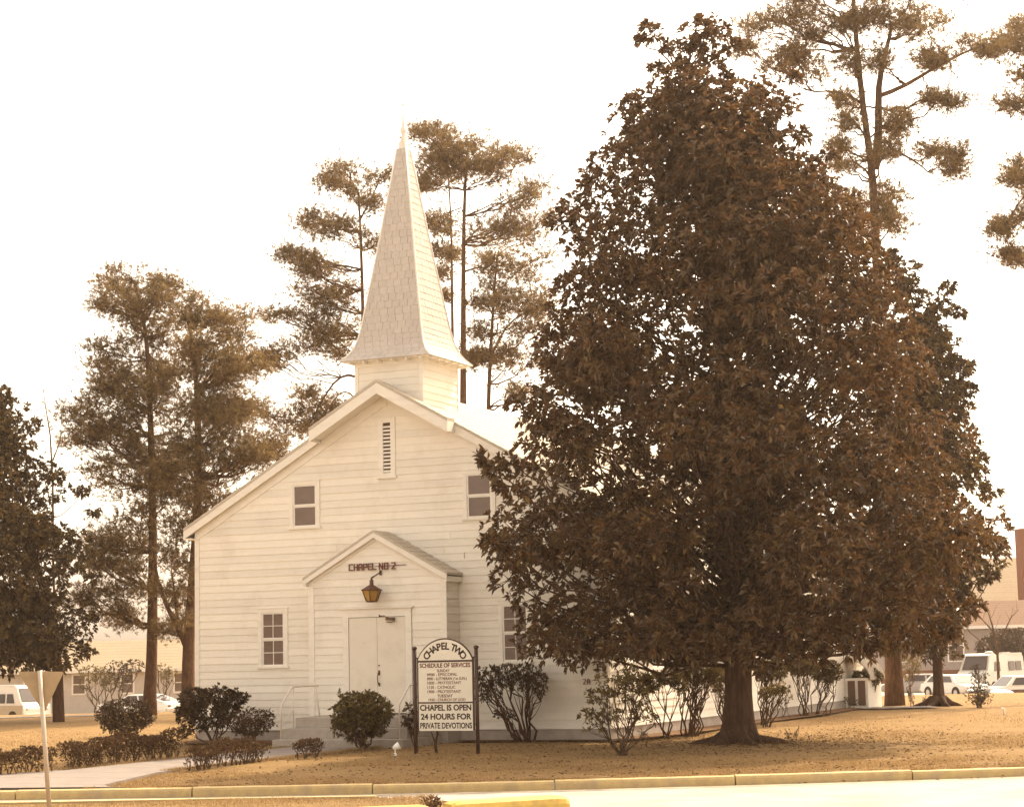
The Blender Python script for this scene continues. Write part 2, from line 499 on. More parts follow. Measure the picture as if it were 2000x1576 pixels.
def kerb_block(name, a, b, z, w, label):
    """rounded long concrete bumper between world points a and b"""
    a = np.array(a); b = np.array(b)
    t = norm(b - a); s = np.array([-t[1], t[0], 0])
    L = np.linalg.norm(b - a); mb = MB(); V = []; F = []
    prof = [(-.5, 0), (-.5, .62), (-.44, .86), (-.3, 1.0), (.3, 1.0), (.44, .86), (.5, .6), (.5, 0)]
    st = [(0, .72), (.05, .9), (.14, 1), (L * .3, 1), (L * .6, 1), (L - .14, 1), (L - .05, .9), (L, .72)]
    for d, k in st:
        for (x, y) in prof:
            p = a + t * d + s * x * w * (k * .4 + .6); V.append((p[0], p[1], -.13 + y * z * (k * .5 + .5)))
    m = len(prof)
    for i in range(len(st) - 1):
        for j in range(m): F.append((i * m + j, i * m + (j + 1) % m, (i + 1) * m + (j + 1) % m, (i + 1) * m + j))
    F.append(tuple(range(m))[::-1]); F.append(tuple((len(st) - 1) * m + j for j in range(m)))
    mb.add(V, F, False)
    o = mb.build(name, YELB)
    return props(o, label, 'kerb block', 'yellow kerb blocks at the end of the verge')
pa = uv(-.98, 26.7); pb = uv(.60, 27.45)
kerb_block('kerb_block', pa, pb, .26, .40, 'long rounded yellow concrete kerb block at the tip of the verge')
pa = uv(-3.4, 25.9); pb = uv(-1.22, 26.45)
kerb_block('kerb_block', pa, pb, .24, .36, 'pale yellow kerb block half out of view, left of the brown weed tuft')

# side streets and car parks behind the chapel
def sheet(name, poly_uv, m, dz=.01):
    V = []; F = []
    for (u, v) in poly_uv: V.append(uv(u, v, gz(v) + dz))
    F.append(tuple(range(len(V))))
    mb = MB(); mb.add(V, F); return props(mb.build(name, m), kind='structure')
# left street at depth 92-110 : cut as strips that follow the slope
def strip(name, u0, u1, v0, v1, m, nu=6, nv=8, dz=.012):
    V = []; F = []
    for j in range(nv + 1):
        for i in range(nu + 1):
            v = v0 + (v1 - v0) * j / nv; V.append(uv(u0 + (u1 - u0) * i / nu, v, gz(v) + dz))
    for j in range(nv):
        for i in range(nu):
            a = j * (nu + 1) + i; F.append((a, a + 1, a + nu + 2, a + nu + 1))
    return props(np_mesh(name, V, F, m), kind='structure')
strip('side_street', -60, -4, 104.2, 111.5, ROAD, dz=.02)
strip('car_park', 14, 90, 113, 142, ROAD, nv=3, dz=.02)
strip('path', -60, -15.5, 76, 77.3, WALK, dz=.02)
strip('path', 6.6, 13.6, 63.6, 65.2, WALK, dz=.045, nv=2)

# ------------------------------------------------------------------ chapel
XH, LEN, ZS, RIDGE, SLOPE = 5.65, 23.8, .32, 8.70, .56
EXPO = .182
chapel = empty('chapel', (0, 0, 0), 'white clapboard chapel with shingled steeple, gabled entrance porch and louvred gable vent', 'chapel')

def roofz(x): return RIDGE - abs(x) * SLOPE

def subtract(s0, s1, ops):
    segs = [(s0, s1)]
    for a, b in sorted(ops):
        new = []
        for (c, d) in segs:
            if b <= c or a >= d: new.append((c, d)); continue
            if a - c > .02: new.append((c, a))
            if d - b > .02: new.append((b, d))
        segs = new
    return segs

def boards(parent, mp, z0, z1, lim, ops=(), off=0, stuff=False, expo=EXPO, joint=None):
    """mp(s, out, z) -> world;  lim(z) -> (s0, s1);  ops: (s0, s1, z0, z1) openings"""
    z = z0; allmb = MB(); k = 0
    while z < z1 - .01:
        zt = min(z + expo, z1)
        a0, a1 = lim(z); b0, b1 = lim(zt)
        cuts = [(o[0], o[1]) for o in ops if o[2] < zt - .02 and o[3] > z + .02]
        pieces = [(c, d, z, zt) for c, d in subtract(a0, a1, cuts)]
        for o in ops:
            if o[2] < zt - .02 and o[3] > z + .02:
                if o[3] < zt - .012: pieces.append((max(o[0], a0 + 1e-4), min(o[1], a1 - 1e-4), o[3], zt))
                if o[2] > z + .012: pieces.append((max(o[0], a0 + 1e-4), min(o[1], a1 - 1e-4), z, o[2]))
        zrow, ztrow = z, zt
        for (c, d, z, zt) in pieces:
            if d - c < .05: continue
            parts = [(c, d)]
            if joint and d - c > 5.5:
                j = c + (d - c) * random.uniform(.35, .65); parts = [(c, j - .003), (j + .003, d)]
            for (c2, d2) in parts:
                tc_ = b0 if abs(c2 - a0) < 1e-6 else c2; td = b1 if abs(d2 - a1) < 1e-6 else d2
                if td - tc_ < .02: tc_ = td = (tc_ + td) / 2; tc_ -= .01; td += .01
                w = random.uniform(-.0015, .0015)
                lip = .025
                P = [mp(c2, lip + w, z), mp(d2, lip + w, z), mp(d2, -.004, z), mp(c2, -.004, z),
                     mp(tc_, .008 + w, zt + .004), mp(td, .008 + w, zt + .004), mp(td, -.004, zt + .004), mp(tc_, -.004, zt + .004)]
                if stuff: allmb.hexa(P)
                else: MB().hexa(P).build('board', PAINT, parent)
        z = zrow + expo; k += 1
    if stuff:
        props(allmb.build('boards', PAINT, parent), kind='stuff')

# windows: (x0,x1,z0,z1) clear sash openings, plus trim widths
TR = .10
up_w = [(-2.74 + .0, -2.06, 5.34, 6.40), (2.14, 2.80, 5.34, 6.40)]
lo_w = [(-3.68, -3.02, 1.88, 3.22), (3.02, 3.68, 1.88, 3.22)]
fmap = lambda s, o, z: (s, -o, z)
ops = [(a, b, c, d) for a, b, c, d in up_w + lo_w] + [(-.28, .20, 6.47, 7.95)] + [(-1.86, 1.86, 0, 3.95)]
# solid core of the nave (a closed five-sided prism, slightly inside the boards)
core = MB().prism([(-XH + .02, .004, 0.02), (XH - .02, .004, 0.02), (XH - .02, .004, roofz(XH) - .07), (0, .004, RIDGE - .08), (-XH + .02, .004, roofz(XH) - .07)], (0, LEN - .01, 0))
wall = core.build('nave_wall', BACK, chapel)
flim = lambda z: (-(XH if z < roofz(XH) - .1 else min(XH, (RIDGE - .1 - z) / SLOPE)), (XH if z < roofz(XH) - .1 else min(XH, (RIDGE - .1 - z) / SLOPE)))
boards(wall, fmap, ZS, RIDGE - .2, flim, ops, joint=True)
side_w = [(5.05, 6.1), (11.95, 13.0), (15.35, 16.4), (18.8, 19.85), (21.4, 22.4)]
side_w = [(2.1, 3.1), (5.05, 6.1), (8.5, 9.55), (11.95, 13.0), (15.4, 16.45), (18.7, 19.7), (21.5, 22.4)]
smap = lambda s, o, z: (XH + o, s, z)
boards(wall, smap, ZS, roofz(XH) - .12, lambda z: (.0, LEN), [(a, b, 1.92, 4.35) for a, b in side_w], joint=True)
boards(wall, lambda s, o, z: (-XH - o, s, z), ZS, roofz(XH) - .12, lambda z: (.0, LEN), [], stuff=True)
boards(wall, lambda s, o, z: (s, LEN + o, z), ZS, RIDGE - .2, flim, [], stuff=True)
# foundation
mb = MB(); mb.box(-XH - .01, XH + .01, -.012, LEN + .01, -.3, ZS - .03)
fd = mb.build('foundation', FOUND, chapel)
mb = MB()
mb.box(-XH - .035, XH + .035, -.04, LEN + .035, ZS - .03, ZS + .0)
mb.build('water_table', PAINT2, chapel)
# corner boards
for sx in (-1, 1):
    x = sx * XH
    MB().box(min(x - sx * .1, x + sx * .034), max(x - sx * .1, x + sx * .034), -.034, -.002, ZS + .002, roofz(XH) - .14).build('corner_board', PAINT2, chapel)
    MB().box(min(x + sx * .002, x + sx * .036), max(x + sx * .002, x + sx * .036), -.001, .1, ZS + .002, roofz(XH) - .14).build('corner_board', PAINT2, chapel)

def window(parent, mp, s0, s1, z0, z1, cols, rows, name='window', sill=True, lit=None):
    """double-hung sash; casing proud of the boards, glass set back"""
    c = MB(); o1 = .045; t = TR
    def bx(mb, a, b, o0, oo1, c0, c1):
        mb.hexa([mp(a, oo1, c0), mp(b, oo1, c0), mp(b, o0, c0), mp(a, o0, c0), mp(a, oo1, c1), mp(b, oo1, c1), mp(b, o0, c1), mp(a, o0, c1)])
    bx(c, s0 - t, s0, 0.0, o1, z0, z1); bx(c, s1, s1 + t, 0.0, o1, z0, z1)
    bx(c, s0 - t, s1 + t, 0.0, o1 + .002, z1, z1 + t); 
    w = c.build(name, PAINT2, parent)
    m = MB(); bx(m, s0 - t - .03, s1 + t + .03, 0.0, .075, z0 - .05, z0); m.build('sill', PAINT2, w)
    m = MB(); bx(m, s0 - t - .02, s1 + t + .02, 0.0, .06, z1 + t, z1 + t + .025); m.build('drip_cap', PAINT2, w)
    zm = (z0 + z1) / 2
    fr = .045
    for (a, b, oo) in ((z0, zm, .012), (zm, z1, .024)):
        m = MB()
        bx(m, s0, s0 + fr, oo - .012, oo + .008, a, b); bx(m, s1 - fr, s1, oo - .012, oo + .008, a, b)
        bx(m, s0 + fr, s1 - fr, oo - .012, oo + .008, a, a + fr); bx(m, s0 + fr, s1 - fr, oo - .012, oo + .008, b - fr * .8, b)
        gx = (s1 - s0 - 2 * fr) / cols; gh = (b - a - fr * 1.8) / rows
        for i in range(1, cols): bx(m, s0 + fr + gx * i - .009, s0 + fr + gx * i + .009, oo - .01, oo + .006, a + fr, b - fr * .8)
        for j in range(1, rows): bx(m, s0 + fr, s1 - fr, oo - .009, oo + .004, a + fr + gh * j - .009, a + fr + gh * j + .009)
        m.build('sash', PAINT2, w)
        for i in range(cols):
            for j in range(rows):
                m = MB(); bx(m, s0 + fr + gx * i + .001, s0 + fr + gx * (i + 1) - .001, oo - .016, oo - .005, a + fr + gh * j + .001, a + fr + gh * (j + 1) - .001)
                m.build('pane', GLASS, w)
    return w
for (a, b, c, d) in up_w: window(chapel, fmap, a, b, c, d, 1, 1)
for (a, b, c, d) in lo_w: window(chapel, fmap, a, b, c, d, 2, 2)
for (a, b) in side_w: window(chapel, smap, a, b, 1.92, 4.35, 2, 2)

# gable louvre vent
v = MB(); x0, x1, z0, z1 = -.28, .20, 6.47, 7.95
v.box(x0, x0 + .14, -.045, .0, z0, z1); v.box(x1 - .13, x1, -.045, .0, z0, z1); v.box(x0 + .14, x1 - .13, -.045, 0, z1 - .13, z1); v.box(x0 + .14, x1 - .13, -.045, 0, z0, z0 + .10)
v.box(x0 - .03, x1 + .03, -.07, .0, z0 - .04, z0 - .001)
vent = v.build('gable_vent', PAINT2, chapel)
MB().box(x0 + .14, x1 - .13, -.006, .0, z0 + .10, z1 - .13).build('vent_back', mat('vent_shadow', (.10, .055, .04), None, 3, .9), vent)
k = 0; z = z0 + .115
while z < z1 - .17:
    MB().hexa([(x0 + .14, -.042, z), (x1 - .13, -.042, z), (x1 - .13, -.034, z + .0), (x0 + .14, -.034, z + .0), (x0 + .14, -.020, z + .050), (x1 - .13, -.020, z + .050), (x1 - .13, -.010, z + .050), (x0 + .14, -.010, z + .050)]).build('slat', PAINT2, vent)
    z += .092

# main roof: two slabs with shingle courses as real steps
def roof_slab(name, x0, x1, y0, y1, ridge, slope, thick, m, parent, course=.2, sides=(-1, 1)):
    """x0 inner, x1 outer distance from ridge"""
    mb = MB()
    for s in sides:
        x = x0
        while x < x1 - .01:
            xe = min(x + course, x1)
            zi, ze = ridge - x * slope, ridge - xe * slope
            P = [(s * x, y0, zi - thick), (s * xe, y0, ze - thick), (s * xe, y1, ze - thick), (s * x, y1, zi - thick),
                 (s * x, y0, zi + .002), (s * xe, y0, ze + .014), (s * xe, y1, ze + .014), (s * x, y1, zi + .002)]
            mb.hexa(P)
            x = xe
    return mb.build(name, m, parent)
roof_slab('roof', 0.0, XH + .27, -.20, LEN + .2, RIDGE + .06, SLOPE, .07, ROOFM, chapel)
roof_slab('gable_hood', 0.0, 1.93, -.62, -.205, RIDGE + .13, SLOPE, .07, ROOFM, chapel)

def rake(name, ya, yb, xi, xo, ridge, depth, m, parent, slope=SLOPE, drop=0.0, pitchcut=True):
    """pair of sloping fascia boards under the roof edge; mitred at the ridge"""
    for s in (-1, 1):
        zi, zo = ridge - xi * slope - drop, ridge - xo * slope - drop
        P = [(s * xi, ya, zi - depth), (s * xo, ya, zo - depth), (s * xo, yb, zo - depth), (s * xi, yb, zi - depth),
             (s * xi, ya, zi), (s * xo, ya, zo), (s * xo, yb, zo), (s * xi, yb, zi)]
        MB().hexa(P).build(name, m, parent)
rake('rake_board', -.19, -.155, 1.88, XH + .25, RIDGE, .20, PAINT2, chapel, drop=.012)
rake('frieze_board', -.040, -.003, 0.02, XH - .0, RIDGE - .03, .34, PAINT2, chapel, drop=.05)
rake('hood_fascia', -.612, -.575, 0.0, 1.90, RIDGE + .055, .27, PAINT2, chapel)
rake('hood_soffit', -.574, -.045, 0.0, 1.88, RIDGE + .055, .05, PAINT2, chapel, drop=.15)
rake('rake_soffit', -.154, -.042, 1.9, XH + .24, RIDGE, .03, PAINT2, chapel, drop=.15)
for s in (-1, 1):   # end caps of the hood, and eave returns
    x = s * 1.90; zz = RIDGE + .055 - 1.90 * SLOPE
    MB().hexa([(x, -.612, zz - .27), (x + s * .03, -.612, zz - .27), (x + s * .03, -.05, zz - .27), (x, -.05, zz - .27),
               (x, -.612, zz), (x + s * .03, -.612, zz - .01), (x + s * .03, -.05, zz - .01), (x, -.05, zz)]).build('hood_end', PAINT2, chapel)
    x = s * (XH + .25); zz = RIDGE - (XH + .25) * SLOPE
    MB().box(min(x, s * (XH + .03)), max(x, s * (XH + .03)), -.195, LEN + .19, zz - .235, zz - .205).build('eave_soffit', PAINT2, chapel)
    MB().box(min(x, x + s * .025), max(x, x + s * .025), -.195, LEN + .19, zz - .235, zz - .02).build('eave_fascia', PAINT2, chapel)

# steeple tower
TX, TY0, TY1, TTOP = .93, .08, 2.02, 9.40
tower = MB().box(-TX + .01, TX - .01, TY0 + .01, TY1 - .01, 7.5, TTOP).build('tower_wall', BACK, chapel)
boards(tower, lambda s, o, z: (s, TY0 - o, z), 8.02, TTOP - .12, lambda z: (-TX, TX), [])
boards(tower, lambda s, o, z: (TX + o, s, z), 8.02, TTOP - .12, lambda z: (TY0, TY1), [])
boards(tower, lambda s, o, z: (-TX - o, s, z), 8.02, TTOP - .12, lambda z: (TY0, TY1), [], stuff=True)
boards(tower, lambda s, o, z: (s, TY1 + o, z), 8.02, TTOP - .12, lambda z: (-TX, TX), [], stuff=True)
mb = MB(); mb.box(-TX - .03, TX + .03, TY0 - .03, TY1 + .03, TTOP - .12, TTOP + .0); mb.build('frieze_board', PAINT2, tower)
for sx in (-1, 1):
    for sy, yy in ((-1, TY0), (1, TY1)):
        xa, xb = sorted((sx * (TX - .07), sx * (TX + .03))); ya, yb = sorted((yy + sy * .032, yy - sy * .07))
        m = MB(); m.box(*sorted((sx * (TX - .07), sx * (TX + .031))), *sorted((yy, yy + sy * .031)), 8.0, TTOP - .122)
        m.build('corner_board', PAINT2, tower)
# white lookout bracket line under the right eave
EAV = 1.25; SC = (0.0, 1.05)
mb = MB(); mb.box(-EAV + .05, EAV - .05, SC[1] - EAV + .05, SC[1] + EAV - .05, TTOP, TTOP + .04); sof = mb.build('eave_soffit', PAINT2, tower)
for i in range(6):
    q = -1.0 + 2.0 * i / 5
    MB().box(q - .025, q + .025, SC[1] - EAV + .03, SC[1] - TX - .04, TTOP - .055, TTOP - .001).build('rafter_tail', PAINT2, tower)
    MB().box(TX + .04, EAV - .03, SC[1] + q - .025, SC[1] + q + .025, TTOP - .055, TTOP - .001).build('rafter_tail', PAINT2, tower)
# spire, profile (z, half width)
SP = [(9.43, 1.25), (9.58, 1.10), (9.76, .985), (10.0, .905), (10.3, .84), (10.65, .785), (12.2, .537), (13.55, .337), (15.02, .125)]
def sp_e(z):
    for (a, ea), (b, eb) in zip(SP, SP[1:]):
        if z <= b: return ea + (eb - ea) * (z - a) / (b - a)
    return SP[-1][1]
mb = MB(); V = []; F = []
for (z, e) in [(9.41, 1.19)] + SP:
    e2 = e - .015
    V += [(SC[0] - e2, SC[1] - e2, z), (SC[0] + e2, SC[1] - e2, z), (SC[0] + e2, SC[1] + e2, z), (SC[0] - e2, SC[1] + e2, z)]
for i in range(len(SP)):
    for k in range(4): F.append((i * 4 + k, i * 4 + (k + 1) % 4, (i + 1) * 4 + (k + 1) % 4, (i + 1) * 4 + k))
F += [(3, 2, 1, 0), tuple(len(SP) * 4 + k for k in range(4))]
mb.add(V, F); spire = mb.build('spire', SHING, chapel)
zs = []; z = 9.42
while z < 14.98:
    zs.append(z); z += .115 if z < 9.75 else (.15 if z < 10.1 else .185)
zs.append(15.02)
hidden = MB()
for face in range(4):
    for ci in range(len(zs) - 1):
        za, zb = zs[ci], zs[ci + 1] + .006
        ea, eb = sp_e(za), sp_e(zb)
        w = .215
        s = -ea - (w * .5 if ci % 2 else 0) + (.03 * math.sin(ci * 1.7))
        while s < ea:
            a, b = max(s + .004, -ea), min(s + w - .004, ea)
            s += w
            if b - a < .03: continue
            a2, b2 = max(a, -eb), min(b, eb)
            if b2 - a2 < .005: continue
            l0 = .010 + random.uniform(-.002, .003)
            def q(t, out_, zz, e):
                e = e + out_
                return [(SC[0] + t, SC[1] - e, zz), (SC[0] + e, SC[1] + t, zz), (SC[0] - t, SC[1] + e, zz), (SC[0] - e, SC[1] - t, zz)][face]
            P = [q(a, l0, za, ea), q(b, l0, za, ea), q(b, -.012, za, ea), q(a, -.012, za, ea), q(a2, .003, zb, eb), q(b2, .003, zb, eb), q(b2, -.012, zb, eb), q(a2, -.012, zb, eb)]
            if face in (0, 1) and zb < 13.7: MB().hexa(P).build('shingle', SHING, spire)
            else: hidden.hexa(P)
props(hidden.build('shingles', SHING, spire), kind='stuff')
for k, (sx, sy) in enumerate(((-1, -1), (1, -1), (1, 1), (-1, 1))):   # hip caps
    mb = MB(); pts = [(SC[0] + sx * (e + .004), SC[1] + sy * (e + .004), z) for z, e in SP]
    mb.tube(pts, .026, 5); mb.build('hip_cap', PAINT2, spire)
mb = MB(); mb.box(SC[0] - .15, SC[0] + .15, SC[1] - .15, SC[1] + .15, 14.66, 14.72); mb.build('collar', PAINT2, spire)
mb = MB()
mb.box(SC[0] - .10, SC[0] + .10, SC[1] - .10, SC[1] + .10, 15.0, 15.20)
mb.lathe((SC[0], SC[1], 15.2), [(.10, 0), (.06, .12), (.05, .22), (.08, .27), (.085, .34), (.05, .42), (.035, .5), (.02, .8), (.012, .96), (.03, .99), (.03, 1.03), (.004, 1.08)], 12)
mb.build('finial', PAINT2, chapel)

# ---- entrance porch
PQ, PY, PE, PR = 1.86, -.72, 3.97, 5.06     # half width, front y, eave height, ridge height
ps = (PR - PE) / (PQ + .12)
pc = MB().prism([(-PQ + .02, PY + .004, .05), (PQ - .02, PY + .004, .05), (PQ - .02, PY + .004, PE), (0, PY + .004, PR - .09), (-PQ + .02, PY + .004, PE)], (0, -PY - .03, 0))
pw = pc.build('porch_wall', BACK, chapel)
dx0, dx1, dz1 = -.77, .79, 3.02
plim = lambda z: (-(PQ if z < PE else (PR - .06 - z) / ps), (PQ if z < PE else (PR - .06 - z) / ps))
boards(pw, lambda s, o, z: (s, PY - o, z), .50, PR - .12, plim, [(dx0 - .17, dx1 + .17, 0, 3.27)])
boards(pw, lambda s, o, z: (PQ + o, s, z), ZS, PE - .05, lambda z: (PY, -.026), [])
boards(pw, lambda s, o, z: (-PQ - o, s, z), ZS, PE - .05, lambda z: (PY, -.026), [], stuff=True)
for s in (-1, 1):
    m = MB(); m.box(*sorted((s * (PQ - .12), s * (PQ + .034))), PY - .034, PY - .003, .3, PE - .06); m.build('corner_board', PAINT2, pw)
m = MB(); m.box(-PQ, PQ, PY + .002, -.02, -.1, .5); m.build('foundation', FOUND, pw)
# porch roof: shallow slabs (white roofing on top)
mb = MB()
for s in (-1, 1):
    x = 0; xe_ = PQ + .13
    while x < xe_ - .01:
        xe = min(x + .2, xe_)
        zi, ze = PR - x * ps + .05, PR - xe * ps + .05
        mb.hexa([(s * x, PY - .16, zi - .05), (s * xe, PY - .16, ze - .05), (s * xe, -.03, ze - .05), (s * x, -.03, zi - .05),
                 (s * x, PY - .16, zi), (s * xe, PY - .16, ze + .012), (s * xe, -.03, ze + .012), (s * x, -.03, zi)])
        x = xe
mb.build('porch_roof', ROOFM, chapel)
rake('rake_board', PY - .15, PY - .115, 0.0, PQ + .11, PR, .13, PAINT2, pw, slope=ps, drop=.002)
rake('frieze_board', PY - .045, PY - .004, 0.0, PQ + .03, PR, .17, PAINT2, pw, slope=ps, drop=.03)
rake('rake_soffit', PY - .114, PY - .046, 0.0, PQ + .1, PR, .025, PAINT2, pw, slope=ps, drop=.08)
for s in (-1, 1):
    m = MB(); m.box(*sorted((s * (PQ + .036), s * (PQ + .11))), PY - .145, -.03, PE - .16, PE - .035); m.build('eave_box', PAINT2, pw)
# door surround, doors, hardware
m = MB(); y = PY
m.box(dx0 - .16, dx0, y - .05, y, .70, dz1); m.box(dx1, dx1 + .16, y - .05, y, .70, dz1); m.box(dx0 - .16, dx1 + .16, y - .052, y, dz1, 3.22)
m.box(dx0 - .22, dx1 + .22, y - .10, y, 3.22, 3.265)
df = m.build('door_frame', PAINT2, chapel)
MB().box(dx0, dx1, y - .004, y + .002, .70, dz1).build('door_recess', mat('door_gap', (.16, .10, .06), None, 3, .9), df)
mid = (dx0 + dx1) / 2
for k, (a, b) in enumerate(((dx0 + .012, mid - .004), (mid + .004, dx1 - .012))):
    m = MB(); m.box(a, b, y - .034, y - .006, .72, dz1 - .012)
    d = bevel(m.build('door', DOORP, chapel), .004)
    if k == 0:
        h = MB(); hx = mid + .05
        h.tube([(hx, y - .035, 1.70), (hx, y - .09, 1.67), (hx - .02, y - .10, 1.58), (hx - .01, y - .095, 1.46), (hx, y - .07, 1.40), (hx, y - .035, 1.39)], .012, 6)
        h.box(hx - .022, hx + .022, y - .045, y - .034, 1.62, 1.74)
        h.box(hx - .02, hx + .02, y - .045, y - .034, 1.36, 1.44)
    else:
        h.build('handle', BRASS, d)
        h2 = MB(); h2.lathe((mid + .05, y - .04, 1.84), [(.02, 0), (.02, .03)], 8); h2.build('lock', BRASS, d)
m = MB()
m.box(.28, .52, y - .10, y - .052, 2.93, 2.99)
m.tube([(.10, y - .06, 3.035), (.22, y - .065, 3.04), (.30, y - .08, 3.0), (.50, y - .16, 2.955), (.56, y - .14, 2.90), (.44, y - .11, 2.88), (.30, y - .1, 2.89)], .011, 6)
m.lathe((.10, y - .07, 3.02), [(.015, 0), (.015, .05)], 8)
m.build('door_closer', BRASS, df)
# name over the door: squared letters on a thin rail
rail = MB(); ly = PY - .052
rail.tube([(-.02, ly - .008, 4.235), (.84, ly - .008, 4.245)], .010, 6)
nr = rail.build('name_rail', MAROON, chapel)
ST = {'C': [(0, 0, 0, 1), (0, 0, 1, 0), (0, 1, 1, 1)], 'H': [(0, 0, 0, 1), (1, 0, 1, 1), (0, .5, 1, .5)],
      'A': [(0, 0, 0, .8), (1, 0, 1, .8), (0, .8, .3, 1), (.3, 1, .7, 1), (.7, 1, 1, .8), (0, .45, 1, .45)],
      'P': [(0, 0, 0, 1), (0, 1, 1, 1), (1, 1, 1, .45), (0, .45, 1, .45)], 'E': [(0, 0, 0, 1), (0, 0, 1, 0), (0, 1, 1, 1), (0, .5, .85, .5)],
      'L': [(0, 0, 0, 1), (0, 0, 1, 0)], 'N': [(0, 0, 0, 1), (1, 0, 1, 1), (0, 1, 1, 0)],
      'O': [(0, 0, 0, 1), (1, 0, 1, 1), (0, 0, 1, 0), (0, 1, 1, 1)], '2': [(0, 1, 1, 1), (1, 1, 1, .65), (1, .65, 0, 0), (0, 0, 1, 0)]}
def stroke_letter(ch, x, z, w, h, t, yy, d, m, parent):
    mb = MB()
    for k, (a, b, c, e) in enumerate(ST[ch]):
        p = np.array([x + a * w, z + b * h]); q = np.array([x + c * w, z + e * h]); dd = norm(q - p); n = np.array([-dd[1], dd[0]]) * t / 2
        p = p - dd * t / 2; q = q + dd * t / 2; o = .0007 * k
        mb.prism([(p[0] + n[0], yy - o, p[1] + n[1]), (q[0] + n[0], yy - o, q[1] + n[1]), (q[0] - n[0], yy - o, q[1] - n[1]), (p[0] - n[0], yy - o, p[1] - n[1])], (0, -d, 0))
    return mb.build('letter', m, parent)
xs = [-.72, -.58, -.45, -.32, -.19, -.07, .115, .255, .455]
for ch, x in zip('CHAPELNO2', xs):
    stroke_letter(ch, x, 4.165, .088, .14, .026, ly, .02, MAROON, nr)
# number near the right corner
for ch, x in (('2', 5.07), ('A', 5.17)):
    stroke_letter(ch, x, 1.33, .055, .11, .016, -.03, .012, MAROON, chapel)
# small rod on the wall above the porch roof
MB().tube([(2.05, -.05, 4.38), (2.05, -.05, 4.52)], .006, 5).build('wall_rod', IRON, chapel)

# steps and landing
m = MB(); m.box(-1.72, 1.72, -2.78, -.8, -.1, .19); st1 = m.build('steps', CONC, chapel)
bevel(st1, .012)
bevel(MB().box(-1.66, 1.66, -2.42, -.8, .19, .43).build('step', CONC, st1), .012)
bevel(MB().box(-1.50, 1.50, -2.08, -.70, .43, .675).build('landing', CONC, st1), .012)

for s, lab in ((-1, 'white pipe handrail left of the chapel door steps'), (1, 'white pipe handrail right of the chapel door steps, beside the notice board')):
    x = s * 1.57
    r = empty('handrail', (x, -2.6, .19), lab, 'handrail', 'handrails of the chapel steps')
    P = lambda *a: a
    MB().tube([(x, -2.62, .19), (x, -2.62, .94), (x, -2.60, .99), (x, -2.13, 1.37), (x, -2.07, 1.40), (x, -.95, 1.40), (x, -.88, 1.38)], .021, 8).build('top_rail', RAILM, r)
    zb = .43 if True else .6
    MB().tube([(x, -2.05, .43), (x, -2.05, 1.39)], .016, 7).build('post', RAILM, r)
    MB().tube([(x - s * .1, -.98, .675), (x, -1.0, 1.39)], .018, 7).build('post', RAILM, r)
    MB().tube([(x, -2.61, .50), (x, -2.05, .85)], .010, 6).build('brace', RAILM, r)

# rear side entry at the far end of the right wall
m = MB(); X0, X1, Y0, Y1 = XH + .03, XH + .80, 21.2, 23.0
rp = MB().box(X0, X1, Y0, Y1, 0, 1.0).build('side_entry', PAINT, chapel)
mb = MB(); n = 8; pr = []
for i in range(n + 1):
    a = PI / 2 * i / n
    pr.append((X0 + (X1 + .12 - X0) * math.sin(a), 1.0 + .68 * math.cos(a)))
for i in range(n):
    (xa, za), (xb, zb) = pr[i], pr[i + 1]
    mb.hexa([(xa, Y0 - .1, za - .06), (xb, Y0 - .1, zb - .06), (xb, Y1 + .1, zb - .06), (xa, Y1 + .1, za - .06), (xa, Y0 - .1, za), (xb, Y0 - .1, zb), (xb, Y1 + .1, zb), (xa, Y1 + .1, za)])
mb.build('awning_roof', ROOFM, chapel)
for k, xx in enumerate((X0 + .10, X0 + .44)):
    MB().box(xx, xx + .24, Y0 - .03, Y0 - .002, .12, .92).build('louvred_door', mat('dark_opening%d' % k if k else 'dark_opening', (.14, .085, .06), None, 3, .8), rp)

# lantern on a curved bracket
ln = empty('wall_lantern', (.04, PY - .33, 3.36), 'copper wall lantern with amber glass on a curved bracket above the chapel door', 'lantern')
cx, cy = .04, PY - .33
def frustum(mb, z0, z1, r0_, r1_, n=6, ph=0.0):
    V = []; 
    for z, r in ((z0, r0_), (z1, r1_)):
        for k in range(n): V.append((cx + r * math.cos(2 * PI * k / n + ph), cy + r * math.sin(2 * PI * k / n + ph), z))
    mb.add(V, [tuple(range(n))[::-1], tuple(range(n, 2 * n))] + [(k, (k + 1) % n, n + (k + 1) % n, n + k) for k in range(n)])
PH = R(-24 + 8)
m = MB(); frustum(m, 3.365, 3.40, .135, .14, 6, PH); frustum(m, 3.645, 3.665, .255, .265, 6, PH); frustum(m, 3.665, 3.78, .265, .06, 6, PH); frustum(m, 3.78, 3.90, .052, .048, 8)
for k in range(6):
    a = 2 * PI * k / 6 + PH
    m.tube([(cx + .138 * math.cos(a), cy + .138 * math.sin(a), 3.39), (cx + .232 * math.cos(a), cy + .232 * math.sin(a), 3.65)], .013, 5)
m.build('lantern_frame', COPPER, ln)
for k in range(6):
    a, b = 2 * PI * k / 6 + PH, 2 * PI * (k + 1) / 6 + PH
    q = lambda an, r, z: (cx + r * math.cos(an), cy + r * math.sin(an), z)
    MB().hexa([q(a, .13, 3.40), q(b, .13, 3.40), q(b, .125, 3.40), q(a, .125, 3.40), q(a, .222, 3.645), q(b, .222, 3.645), q(b, .217, 3.645), q(a, .217, 3.645)]).build('glass_pane', AMBER, ln)
